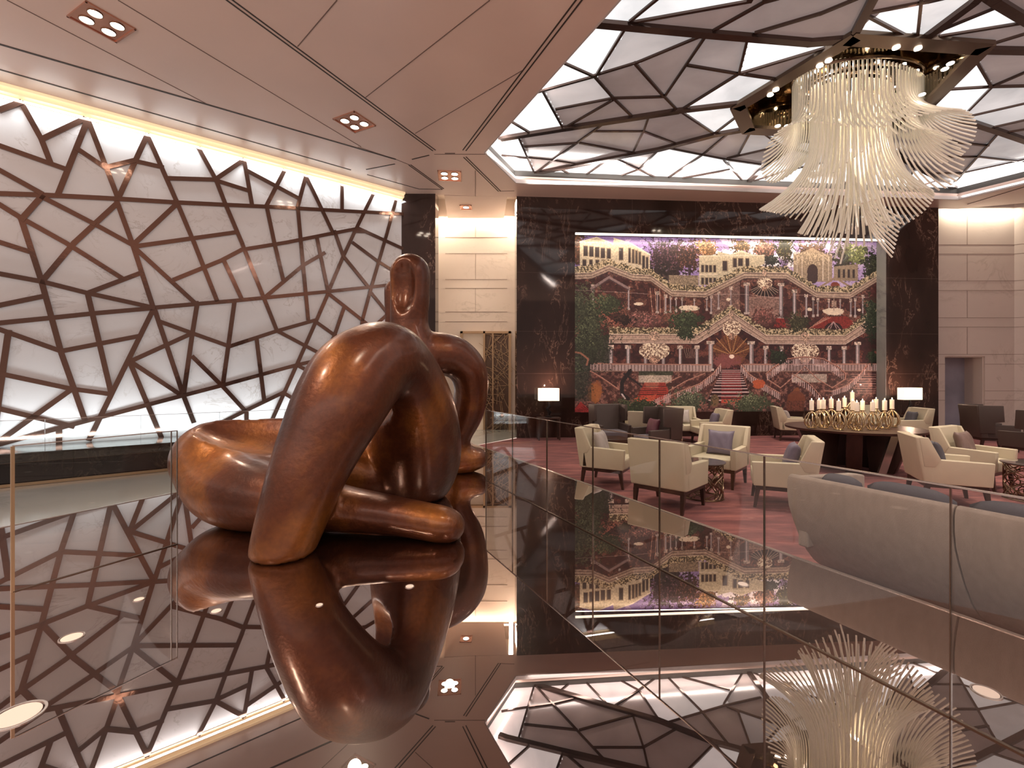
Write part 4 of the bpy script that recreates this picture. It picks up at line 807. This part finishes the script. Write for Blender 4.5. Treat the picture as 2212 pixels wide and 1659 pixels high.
for axq in range(3):
    u, v = [(1, 2), (2, 0), (0, 1)][axq]
    A = ins; sh = [slice(None)] * 3; sh2 = [slice(None)] * 3; sh[axq] = slice(0, -1); sh2[axq] = slice(1, None)
    e = A[tuple(sh)] != A[tuple(sh2)]; pos = np.argwhere(e); ok = (pos[:, u] > 0) & (pos[:, v] > 0) & (pos[:, u] < N3[u] - 1) & (pos[:, v] < N3[v] - 1); pos = pos[ok]
    du = np.zeros(3, int); du[u] = 1; dv = np.zeros(3, int); dv[v] = 1
    q = [idx[tuple((pos - a).T)] for a in (0 * du, du, du + dv, dv)]; qs = np.stack(q, 1)
    flip = ~A[tuple(pos.T)]; qs[flip] = qs[flip][:, ::-1]; fc.append(qs)
fc = np.concatenate(fc); fc = fc[(fc >= 0).all(1)]
me = bpy.data.meshes.new('bronze_sculpture'); me.from_pydata(VP.tolist(), [], fc.tolist())
bm = bmesh.new(); bm.from_mesh(me)
fixed = [v for v in bm.verts if v.co.z > TOP + .012]
for _ in range(3): bmesh.ops.smooth_vert(bm, verts=fixed, factor=.5, use_axis_x=True, use_axis_y=True, use_axis_z=True)
bmesh.ops.recalc_face_normals(bm, faces=bm.faces); bm.to_mesh(me); bm.free()
me.polygons.foreach_set('use_smooth', [True] * len(me.polygons)); me.materials.append(M['statue'])
so_ = bpy.data.objects.new('bronze_sculpture', me); COL.objects.link(so_)
tag(so_, 'large brown bronze abstract reclining figure with a faceless head, lying on the polished plinth', 'sculpture')
# ---------------------------------------------------------------- chandelier
ch = empty('chandelier', (6.85, 9.2, 4.2), 0, 'sweeping chandelier of curved crystal rods hanging from the faceted ceiling', 'chandelier')
CB = Vector((6.85, 9.2, 4.2)); rods = []
def rod(a, rx, ry, zt, L, fl, bend=3.0, tw=0.0, cx=0, cy=0, r=.0175, dirx=None, bias=(0, 0)):
    top = Vector((6.85 + cx + rx * math.cos(a), 9.2 + cy + ry * math.sin(a), zt))
    d = Vector((math.cos(a + tw), .75 * math.sin(a + tw), 0)) + Vector((bias[0], bias[1], 0)) if dirx is None else Vector(dirx)
    pts = []
    for i in range(13):
        t = i / 12; f = max(0, (t - .35) / .65) ** 2.2
        pts.append(top + d * (fl * f) + Vector((0, 0, -L * (t - .16 * f * fl / max(L, .1)))) - CB)
    rods.append((pts, r))
NR = 96
for i in range(NR):      # outer upper skirt
    a = 2 * PI * i / NR; s_ = math.sin(a); c_ = math.cos(a)
    L = 1.15 + .50 * max(0, -c_) + .22 * max(0, c_) + .28 * math.sin(3 * a + .8); rod(a, 1.22, .60, 7.55 + .10 * math.sin(2 * a), L, .36 + .30 * abs(c_), tw=.25, bias=(.30 * max(0, .4 + c_), -.1))
for i in range(60):      # middle skirt
    a = 2 * PI * i / 60; c_ = math.cos(a); L = 1.75 + .35 * math.sin(2 * a + 1.0); rod(a, .98, .50, 7.45, L, .42 + .22 * c_, tw=-.2, cx=.12, bias=(.25, 0))
for i in range(76):     # long lower skirt
    a = 2 * PI * i / 76; c_ = math.cos(a); L = 2.55 + .22 * math.sin(2 * a); rod(a, .74, .40, 7.35, L, .52 + .16 * abs(c_), tw=.12, cx=-.12, bias=(-.35 * max(0, .6 - c_), -.1))
for i in range(32):      # inner tail
    a = 2 * PI * i / 32; c_ = math.cos(a); rod(a, .42, .24, 7.2, 2.78 + .12 * math.sin(a * 2), .42, tw=.1, cx=-.18, bias=(-.2, 0))
for i in range(10): rod(0, .05, .03, 7.1 - .02 * i, 2.55 + .05 * i, .90 - .03 * i, cx=-.28 + .03 * i, cy=-.1 + .02 * i, dirx=(1, -.2, 0))
for i in range(5): rod(0, .05, .03, 7.1, 2.9 + .09 * i, .55 - .06 * i, cx=-.35 + .06 * i, dirx=(-1, -.2, 0))
order = sorted(range(len(rods)), key=lambda i: (sum(p.y for p in rods[i][0]) / 13))
front = set(order[:100]); rest = MB()
for i, (pts, r) in enumerate(rods):
    if i in front: MB().tube(pts, r, 6).build('crystal_rod', 'crystal', ch, smooth=True)
    else: rest.tube(pts, r, 5)
tag(rest.build('crystal_rods', 'crystal', ch, smooth=True), kind='stuff')
can = MB(); n_ = 40
for rx, ry, z, cx, hh_ in ((1.24, .62, 7.55, 0, .07), (.98, .50, 7.5, .12, .05), (.74, .4, 7.42, -.12, .05)):
    pts = [Vector((6.85 + cx + rx * math.cos(2 * PI * i / n_), 9.2 + ry * math.sin(2 * PI * i / n_), z + .04)) - CB for i in range(n_ + 1)]; can.tube(pts, .03, 6, False)
for x in (-.9, -.3, .3, .9): can.tube([Vector((6.85 + x, 9.2, 7.55)) - CB, Vector((6.85 + x, 9.2, 8.05)) - CB], .02, 6)
can.build('bronze_ring', 'bronze_dark', ch, smooth=True)
for i in range(12):
    a = 2 * PI * i / 12; p = Vector((6.85 + 1.12 * math.cos(a), 9.2 + .52 * math.sin(a), 7.56)) - CB
    MB().lathe([(.0, .02), (.035, .02), (.035, -.01), (.02, -.03), (0, -.03)], 10, p).build('bulb', 'lampdisc', ch)
for x, y, z, p_ in ((6.3, 9.2, 7.3, 34), (7.4, 9.2, 7.3, 34), (6.85, 9.2, 6.2, 26)):
    l = bpy.data.lights.new('chandelier_glow', 'POINT'); l.energy = p_; l.color = (1, .84, .62); l.shadow_soft_size = .03; o = bpy.data.objects.new('chandelier_glow', l); COL.objects.link(o); o.location = (x, y, z); o['kind'] = 'helper'
# ---------------------------------------------------------------- ceiling spotlights
def ceil_spot(name, ctr, ang, size, z, label, n=2, power=60, tgt=None, grp='four-lamp recessed ceiling spotlights'):
    e = empty(name, (ctr[0], ctr[1], z), ang, label, 'spotlight', grp); h_ = size / 2
    f = MB()
    for a in range(4): 
        Rm = Matrix.Rotation(a * PI / 2, 4, 'Z'); f.box(-h_, h_, h_ - .022, h_, -.022, .0, Rm)
    f.build('frame', 'rosecopper', e)
    pl_ = MB(); pl_.box(-h_ + .02, h_ - .02, -h_ + .02, h_ - .02, -.008, -.004); pl_.build('backplate', 'rosecopper', e)
    ps = [(-1, -1), (1, -1), (1, 1), (-1, 1)] if n == 2 else [(0, 0)]
    for x, y in ps:
        c = (x * size * .22, y * size * .22, 0); r = size * (.135 if n == 2 else .24)
        lp = MB().lathe([(0, -.009), (r, -.009), (r, -.014), (0, -.016)], 20, c).build('lamp', 'lampdisc', e)
        rg = MB().lathe([(r, -.008), (r * 1.12, -.008), (r * 1.12, -.020), (r, -.020)], 20, c, ring=True).build('lamp_ring', 'bronze_dark', lp, smooth=True)
    T = tgt or (ctr[0], ctr[1], 0)
    spot('spot_beam', (ctr[0], ctr[1], z - .06), T, power, WARM, 80, .8, .12)
a1 = math.atan(1 / .516)
ce_ = lambda *ps: (sum(onz(*p, CEIL).x for p in ps) / len(ps), sum(onz(*p, CEIL).y for p in ps) / len(ps))
ceil_spot('ceiling_spotlight', ce_((148.7, 36.4), (193, 3.2), (288.6, 58.5), (246.8, 88.6)), a1, .56, CEIL, 'recessed four-lamp ceiling spotlight nearest the top left corner', power=160, tgt=(-3.2, 4.4, .6))
ceil_spot('ceiling_spotlight', ce_((722.8, 257.9), (764, 240), (809.8, 269), (766, 283.9)), a1, .56, CEIL, 'recessed four-lamp ceiling spotlight in the middle strip above the sculpture', power=240, tgt=(-2.0, 4.6, 1.0))
ceil_spot('ceiling_spotlight', ce_((940, 376), (975, 364), (1004, 384), (966, 392)), .1, .56, CEIL, 'recessed four-lamp ceiling spotlight before the lit passage', power=160, tgt=(-1.0, 8.5, 0))
ceil_spot('ceiling_spotlight', ce_((994, 440), (1019, 440), (1021, 454), (993, 454)), 0, .34, CEIL, 'small single recessed spotlight in the passage ceiling', n=1, power=120, tgt=(-1.0, 13.4, 0), grp=None)
# small pocket spots beside the chandelier
for i, (x, y) in enumerate(((1664, 205), (1676, 194), (1771, 142), (1790, 131), (1936, 103), (1983, 105), (2053, 137), (2041, 149), (1992, 204), (1680, 272), (1700, 272))):
    q = onz(x, y, SKY - .08); e = MB().lathe([(0, -.004), (.04, -.004), (.05, -.012), (.05, 0), (0, 0)], 14).build('pocket_spotlight', 'lampdisc'); e.location = (q.x, q.y, SKY - .076)
    tag(e, 'tiny round spotlight set in the bronze rim around the chandelier', 'spotlight', 'tiny spotlights around the chandelier')
# added spots without fixtures, brightening the sculpture and the lounge
spot('spot_beam', (-4.2, 1.2, 6.4), (-2.0, 4.4, 1.0), 380, WARM, 60, .7, .15)
spot('spot_beam', (.6, 1.5, 6.4), (-1.7, 4.3, 1.0), 130, WARM, 60, .7, .15)
for x, y, p_ in ((5.2, 5.4, 380), (8.2, 4.8, 360), (9.4, 8.5, 380), (3.4, 9.6, 250), (6.2, 10.8, 400), (11.2, 10.5, 220), (2.4, 7.0, 230)): spot('spot_beam', (x, y, 6.7), (x, y, 0), p_, (1, .82, .64), 75, .8, .12)
# ---------------------------------------------------------------- armchairs
def prismY(mb, poly, y0, y1): return mb.prism(poly, y0, y1, lambda u, v, w_: (u, w_, v))
def armchair(m, cat='armchair', name='armchair', hb=.88, wing=0, inner=None):
    e = empty(name, (0, 0, 0)); e['category'] = cat
    f = MB(); f.box(-.31, .31, -.335, .335, .235, .285); f.build('base_frame', 'wood', e, bevel=.004, segs=1)
    for sx in (-1, 1):
        for sy in (-1, 1):
            l_ = MB(); x, y = sx * .285, sy * .31; dx = sx * .035
            vs = [(x + dx + a * .016, y + b * .016, 0) for a, b in ((-1, -1), (1, -1), (1, 1), (-1, 1))] + [(x + a * .027, y + b * .027, .236) for a, b in ((-1, -1), (1, -1), (1, 1), (-1, 1))]
            l_.add(vs, [(3, 2, 1, 0), (4, 5, 6, 7), (0, 1, 5, 4), (1, 2, 6, 5), (2, 3, 7, 6), (3, 0, 4, 7)]); l_.build('leg', 'wood', e)
    s_ = MB(); s_.box(-.22, .345, -.285, .285, .287, .44); s_.build('seat', inner or m, e, bevel=.025, segs=3)
    for sy in (-1, 1):
        a_ = MB(); prismY(a_, [(-.30, .287), (.335, .287), (.355, .585), (-.20, .60), (-.27, .60)], sy * .285, sy * .365); a_.build('armrest', m, e, bevel=.014, segs=3)
    b_ = MB(); prismY(b_, [(-.33, .287), (-.20, .287), (-.225, .45), (-.325, hb), (-.425, hb)], -.365 if not wing else -.38, .365 if not wing else .38); bo = b_.build('backrest', m, e, bevel=.022, segs=3)
    for sy in (-1, 1):
        if wing: P_ = [(-.36, .40), (-.10, .40), (-.10, .64), (.06, .66), (.04, hb), (-.40, hb)]
        else: P_ = [(-.33, .50), (-.215, .50), (-.16, .60), (-.285, hb - .006), (-.38, hb - .006)]
        w_ = MB(); prismY(w_, P_, sy * (.315 if not wing else .335), sy * (.372 if not wing else .395)); w_.build('wing', m, bo, bevel=.012, segs=2)
    return e
proto = armchair('cream'); used = [False]
def put_chair(src, x, y, th, label, group, flag):
    o = src if not flag[0] else copy_tree(src); flag[0] = True
    o.location = (x, y, 0); o.rotation_euler = (0, 0, math.radians(th)); return tag(o, label, 'armchair', group)
G1 = 'cream leather armchairs in the lounge'
CH = [(2.02, 5.95, 46, 'cream leather armchair seen from behind, nearest the glass beside a lattice table'),
      (1.50, 7.20, -30, 'cream leather armchair at the left of the lounge with a silvery cushion'),
      (3.20, 7.20, 228, 'cream leather armchair with a slate purple cushion behind the lattice table'),
      (3.50, 6.02, 155, 'cream leather armchair facing left, partly behind the left end of the sofa'),
      (7.35, 12.20, -18, 'cream leather armchair by the back wall left of the round table, grey cushion'),
      (10.0, 11.75, 172, 'cream leather armchair facing left, right of the round table near the lit lamp'),
      (9.75, 12.55, -92, 'cream leather armchair half hidden behind the candles on the round table'),
      (5.76, 6.15, -25, 'cream leather armchair facing right in front of the round table, dark cushion'),
      (7.00, 7.0, -64, 'cream leather armchair with a shiny brown cushion at the right of the lounge'),
      (4.45, 12.0, -95, 'cream leather armchair facing forward under the mural with a pale cushion'),
      (4.80, 11.25, 178, 'cream leather armchair facing left with a navy cushion before the mural'),
      (3.15, 10.75, 62, 'cream leather armchair seen from behind, beside the dark wing chair'),
      (2.75, 12.0, -75, 'cream leather armchair tucked behind the two dark wing chairs')]
chairs = [put_chair(proto, x, y, t, lb_, G1, used) for x, y, t, lb_ in CH]
wproto = armchair('taupe', hb=1.02, wing=1, inner='greycloth', name='wing_chair'); wu = [False]
for x, y, t, lb_ in ((2.25, 10.6, -82, 'dark brown wing chair with grey upholstery, facing forward at the left of the lounge'), (2.98, 9.62, 196, 'dark brown wing chair seen from its side with a burgundy cushion'),
                     (10.9, 10.55, -20, 'dark brown wing chair near the doorway at the right'), (10.15, 9.0, 100, 'dark brown wing chair cut by the right edge of the picture')): put_chair(wproto, x, y, t, lb_, 'dark wing chairs', wu)
# cushions
def cushion(m, x, y, z, th, tilt, label, s=.40, grp=None):
    n_ = 14; vs = []; fs = []
    for side in (1, -1):
        for i in range(n_ + 1):
            for j in range(n_ + 1):
                u = 2 * i / n_ - 1; v = 2 * j / n_ - 1; q = max(0, (1 - u ** 4) * (1 - v ** 4)) ** .55
                pin = 1 - .10 * (1 - abs(u) ** 2) * abs(v) ** 3; pin2 = 1 - .10 * (1 - abs(v) ** 2) * abs(u) ** 3
                vs.append((side * .075 * q + .004 * math.sin(9 * u + 5 * v) * q, u * s / 2 * pin2 * 1.0, v * s / 2 * pin))
    N_ = (n_ + 1) ** 2
    for sd in range(2):
        for i in range(n_):
            for j in range(n_):
                a = sd * N_ + i * (n_ + 1) + j; f = (a, a + 1, a + n_ + 2, a + n_ + 1); fs.append(f if sd == 0 else f[::-1])
    mb = MB(); mb.add(vs, fs); o = mb.build('cushion', m, smooth=True)
    bm = bmesh.new(); bm.from_mesh(o.data); bmesh.ops.remove_doubles(bm, verts=bm.verts, dist=.0005); bmesh.ops.recalc_face_normals(bm, faces=bm.faces); bm.to_mesh(o.data); bm.free()
    o.location = (x, y, z); o.rotation_euler = (0, math.radians(-tilt), math.radians(th)); return tag(o, label, 'cushion', grp)
def on_chair(i, m, label, off=0, s=.38, fw=-.115, z=.625, tilt=16):
    x, y, t, _ = CH[i]; a = math.radians(t); return cushion(m, x + fw * math.cos(a) - off * math.sin(a), y + fw * math.sin(a) + off * math.cos(a), z, t, tilt, label, s)
on_chair(1, 'silver', 'silvery grey cushion in the armchair at the left of the lounge'); on_chair(2, 'purple', 'slate purple cushion with piping in the armchair behind the lattice table', s=.40)
on_chair(3, 'purple', 'navy blue cushion in the armchair partly behind the sofa'); on_chair(4, 'silver', 'small grey cushion in the armchair by the back wall', s=.34); on_chair(7, 'sofainner', 'dark grey cushion in the armchair in front of the round table')
on_chair(8, 'brownsatin', 'shiny brown mauve cushion in the right-hand armchair', s=.40); on_chair(9, 'silver', 'pale grey cushion in the armchair under the mural'); on_chair(10, 'purple', 'navy cushion in the left-facing armchair before the mural', s=.34); on_chair(5, 'sofainner', 'dark cushion in the armchair beside the lit lamp', s=.34)
cushion('burgundy', 2.92, 9.59, .625, 196, 16, 'burgundy cushion in the dark wing chair', .36)
# ---------------------------------------------------------------- lattice side tables
def lattice_table(name, x, y, r, hgt, label):
    e = empty(name, (x, y, 0), 0, label, 'side table', 'round lattice side tables')
    t_ = MB().lathe([(0, hgt - .012), (r + .03, hgt - .012), (r + .03, hgt), (0, hgt)], 40); t_.build('table_top', 'tableglass', e)
    lt_ = MB(); R_ = random.Random(int(x * 100)); 
    for k in range(17):
        for sgn in (1, -1):
            a0 = 2 * PI * k / 17 + R_.uniform(-.2, .2); pts = []
            for i in range(19):
                t = i / 18; a = a0 + sgn * (t * 1.3 + .34 * math.sin(t * 9 + k)); pts.append((r * .97 * math.cos(a), r * .97 * math.sin(a), .012 + (hgt - .03) * t))
            lt_.tube(pts, .0085, 5, True, .007)
    lt_.build('lattice_drum', 'bronzelat', e, smooth=True)
    for z in (.012, hgt - .018):
        MB().tube([(r * math.cos(2 * PI * i / 40), r * math.sin(2 * PI * i / 40), z) for i in range(41)], .011, 6, False).build('hoop', 'bronzelat', e, smooth=True)
    return e
lattice_table('lattice_side_table', 2.63, 6.36, .255, .50, 'round bronze lattice side table with glass top between the near armchairs')
lattice_table('lattice_side_table', 6.98, 6.22, .27, .50, 'round bronze lattice side table at the right edge of the picture')
lattice_table('lattice_side_table', 3.93, 11.25, .20, .50, 'round bronze lattice side table under the mural, left of the navy-cushion armchair')
# ---------------------------------------------------------------- round table with candles
tb = empty('round_table', (6.17, 8.40, 0), 0, 'large round dark wood table with slab legs carrying the candles', 'table')
MB().lathe([(0, .70), (.98, .70), (1.05, .715), (1.06, .75), (0, .75)], 72).build('table_top', 'wood', tb, smooth=True)
for a, m_ in ((20, 'wood'), (92, 'wood'), (164, 'wood'), (236, 'wood'), (308, 'wood')):
    q = MB(); q.prism([(.28, 0), (.62, 0), (.88, .70), (.22, .70)], -.11, .11, lambda u, v, w_: (u, w_, v)); o = q.build('leg', m_, tb, bevel=.006, segs=1); o.rotation_euler = (0, 0, math.radians(a))
q = MB(); q.prism([(-.04, 0), (.10, 0), (.34, .70), (.20, .70)], -.64, -.60, lambda u, v, w_: (u, w_, v)); tag(q.build('brace', 'steel', tb), 'pale slanted metal brace')
def holder(hv, rm):
    mb = MB(); mb.lathe([(0, 0), (.075, 0), (.08, .008), (.055, .016), (0, .02)], 20); mb.lathe([(0, hv - .045), (.028, hv - .045), (.022, hv - .02), (.05, hv - .004), (.052, hv), (0, hv)], 20)
    for k in range(9):
        a = 2 * PI * k / 9; pts = []
        for i in range(13):
            t = i / 12; r = .03 + (rm - .03) * math.sin(PI * t ** .85) ** .8 + .022 * (1 - t) ; aa = a + .12 * t; pts.append((r * math.cos(aa), r * math.sin(aa), .012 + (hv - .05) * t))
        mb.tube(pts, .008, 6, True, .011)
    return mb
# (x px, top-of-holder y px, bottom-of-flame offset px, depth)
CN = [(230, 285, 105, 8.22), (300, 275, 98, 8.52), (340, 272, 98, 8.25), (413, 265, 100, 8.50), (483, 290, 105, 7.95), (537, 255, 98, 8.80), (610, 198, 92, 8.86), (614, 284, 100, 8.12), (652, 295, 95, 7.86), (705, 285, 100, 8.40), (800, 295, 100, 7.92), (832, 268, 98, 8.72), (912, 285, 105, 8.12), (980, 272, 98, 8.42)]
pos_words = ['leftmost of the row', 'second from the left, at the back', 'third from the left', 'fourth from the left, tall', 'fifth from the left, near the front', 'behind the middle, left of the tallest', 'the tallest, in the middle back', 'in the middle, below the tallest', 'front middle, short', 'right of the middle', 'front right, before a back one', 'back right, behind the front one', 'second from the right end', 'rightmost of the row']
for i, (zx, zy, hc, Y) in enumerate(CN):
    px = 1700 + zx / 4.32; py = 820 + zy / 4.32; X = (px - CX) / F * Y; zt = EYE - (py - HZ) / F * Y; hv = max(.22, zt - .752)
    o = holder(hv, .10 if hv < .33 else .115).build('candle_holder', 'gold', smooth=True); o.location = (X, Y, .7515); tag(o, 'gold ribbed candle holder on the round table, ' + pos_words[i], 'candle holder', 'gold ribbed candle holders')
    hc_ = hc / 4.32 * Y / F * .88
    c = MB().lathe([(0, 0), (.034, 0), (.034, hc_ - .006), (.028, hc_), (0, hc_ - .004)], 18).build('candle', 'candle', smooth=True); c.location = (X, Y, .752 + hv); tag(c, 'lit ivory candle in a gold holder, ' + pos_words[i], 'candle', 'lit ivory candles')
    MB().lathe([(0, hc_ - .004), (.006, hc_ + .006), (.007, hc_ + .014), (.003, hc_ + .030), (0, hc_ + .036)], 8).build('flame', 'flame', c, smooth=True)
l = bpy.data.lights.new('candle_glow', 'POINT'); l.energy = 14; l.color = (1, .65, .35); l.shadow_soft_size = .3; o = bpy.data.objects.new('candle_glow', l); COL.objects.link(o); o.location = (6.2, 8.3, 1.5); o['kind'] = 'helper'
# ---------------------------------------------------------------- lamps on consoles by the back wall
def lamp(x, y, lab, lab2, shade_w=.54):
    t = empty('console_table', (x, y, 0), math.atan(.069), lab2, 'console table'); MB().box(-.30, .30, -.17, .17, .56, .60).build('table_top', 'wood', t, bevel=.004, segs=1)
    for a in (-1, 1):
        for b in (-1, 1): MB().box(a * .27 - .02, a * .27 + .02, b * .14 - .02, b * .14 + .02, 0, .56).build('leg', 'wood', t)
    e = empty('table_lamp', (x, y, .601), math.atan(.069), lab, 'lamp', 'lit table lamps against the dark marble')
    MB().lathe([(0, 0), (.09, 0), (.09, .02), (.03, .03), (.02, .08), (0, .08)], 20).build('base', 'figure', e, smooth=True)
    MB().tube([(0, 0, .06), (.03, 0, .13), (-.035, 0, .21), (.03, 0, .29), (0, 0, .36), (0, 0, .44)], [.035, .05, .045, .05, .03, .012], 12).build('body', 'figure', e, smooth=True)
    hw = shade_w / 2; s_ = MB(); s_.prism([(-hw, -.11), (hw, -.11), (hw, .11), (-hw, .11)], .43, .76, CZ); s_.build('lamp_shade', 'shade', e, bevel=.006, segs=1)
    for z_, d_ in ((1.42, 1), (1.0, -1)):
        l = bpy.data.lights.new('lamp_glow', 'POINT'); l.energy = 16; l.color = (1, .62, .45); l.shadow_soft_size = .006; o = bpy.data.objects.new('lamp_glow', l); COL.objects.link(o); o.location = (x, y, z_); o['kind'] = 'helper'
lamp(.965, 12.22, 'lit table lamp with wide ivory shade left of the mural', 'dark console table under the left lamp')
lamp(11.0, 12.80, 'lit table lamp with wide ivory shade right of the mural', 'dark console table under the right lamp')
ct = empty('coffee_table', (1.95, 9.55, 0), .2, 'low dark wood coffee table before the grey and brown wing chair', 'coffee table'); MB().box(-.42, .42, -.3, .3, .33, .40).build('table_top', 'wood', ct, bevel=.005, segs=1); MB().box(-.34, .34, -.24, .24, 0, .33).build('pedestal', 'bronzelat', ct)
# ---------------------------------------------------------------- big curved sofa behind the glass
DS = Vector((-.491, 1, 0)).normalized(); NS = Vector((.898, .441, 0)); A0 = Vector((2.27, 3.80, 0)) 
prof = [(.02, .855), (-.005, .84), (-.02, .80), (-.02, .70), (.0, .60), (.055, .48), (.13, .34), (.23, .20), (.33, .10), (.42, .04), (.50, .03), (.50, .10), (.40, .17), (.31, .27), (.22, .40), (.15, .52), (.10, .64), (.085, .80), (.07, .84), (.05, .855)]
sofa = empty('curved_sofa', (A0.x, A0.y, 0), 0, 'long pale taupe sofa with rounded back behind the glass, slate cushions inside', 'sofa')
fs_ = lambda u, v, w_: DS * -w_ + NS * u + Vector((0, 0, v))
for a, b in ((0, 1.045), (1.055, 3.1)):
    sh = MB(); sh.prism(prof, a, b, fs_); o = sh.build('back_shell', 'sofacloth', sofa, smooth=False, bevel=.006, segs=2)
se = MB(); se.prism([(.20, .26), (.95, .26), (.95, .44), (.20, .44)], .10, 3.0, fs_); se.build('seat', 'sofacloth', sofa, bevel=.03, segs=3)
ba = MB(); ba.prism([(.42, .03), (.88, .03), (.88, .26), (.42, .26)], .10, 3.0, fs_); ba.build('base', 'wood', sofa)
ar = MB(); ar.prism([(.10, .26), (.93, .26), (.93, .78), (.80, .80), (.12, .84)], .012, .095, fs_); ar.build('armrest', 'sofacloth', sofa, bevel=.02, segs=3)
def sofa_cushion(u, w0, w1, z, label):
    n_ = 10; mb = MB(); c = A0 + NS * u - DS * ((w0 + w1) / 2); vs = []; 
    for side in (1, -1):
        for i in range(n_ + 1):
            for j in range(n_ + 1):
                p = 2 * i / n_ - 1; q = 2 * j / n_ - 1; k = max(0, (1 - p ** 4) * (1 - q ** 4)) ** .5; vs.append((side * .085 * k, p * (w1 - w0) / 2, q * .21 * (1 - .30 * p ** 4)))
    N_ = (n_ + 1) ** 2; fs = []
    for sd in range(2):
        for i in range(n_):
            for j in range(n_): a = sd * N_ + i * (n_ + 1) + j; f = (a, a + 1, a + n_ + 2, a + n_ + 1); fs.append(f if sd == 0 else f[::-1])
    mb.add(vs, fs); o = mb.build('sofa_cushion', 'sofainner', smooth=True); bm = bmesh.new(); bm.from_mesh(o.data); bmesh.ops.remove_doubles(bm, verts=bm.verts, dist=.0005); bmesh.ops.recalc_face_normals(bm, faces=bm.faces); bm.to_mesh(o.data); bm.free()
    o.location = (c.x, c.y, z); o.rotation_euler = (0, math.radians(-10), math.atan2(NS.y, NS.x)); tag(o, label, 'cushion', 'slate cushions on the curved sofa')
sofa_cushion(.27, .12, .42, .675, 'slate grey cushion at the far left end of the curved sofa'); sofa_cushion(.25, .46, .98, .69, 'slate grey cushion before the split in the curved sofa back'); sofa_cushion(.25, 1.04, 1.62, .69, 'slate grey cushion of the right section of the curved sofa')
# ---------------------------------------------------------------- round lenses let into the plinth
for px, py, r, lb_ in ((155, 1377, .052, 'at the lower left below the lattice reflection'), (300, 1295, .03, 'left of the sculpture'), (467, 1320, .03, 'left of the sculpture foot'), (690, 1307, .022, 'below the sculpture foot'), (885, 1267, .03, 'in the dark reflection of the sculpture'), (1605, 1262, .035, 'near the mural reflection'), (2130, 1495, .05, 'at the lower right'), (38, 1545, .085, 'cut by the left edge of the picture')):
    q = onz(px, py, TOP); e = empty('floor_light', (q.x, q.y, TOP), 0, 'small round lens flush in the plinth, ' + lb_, 'floor light', 'round lenses in the plinth')
    MB().lathe([(0, .002), (r * .82, .002), (r * .82, .0005), (0, .0005)], 28).build('lens', 'floorlight', e); MB().lathe([(r * .9, .0005), (r, .0005), (r, .003), (r * .9, .003)], 28, ring=True).build('ring', 'steel', e)
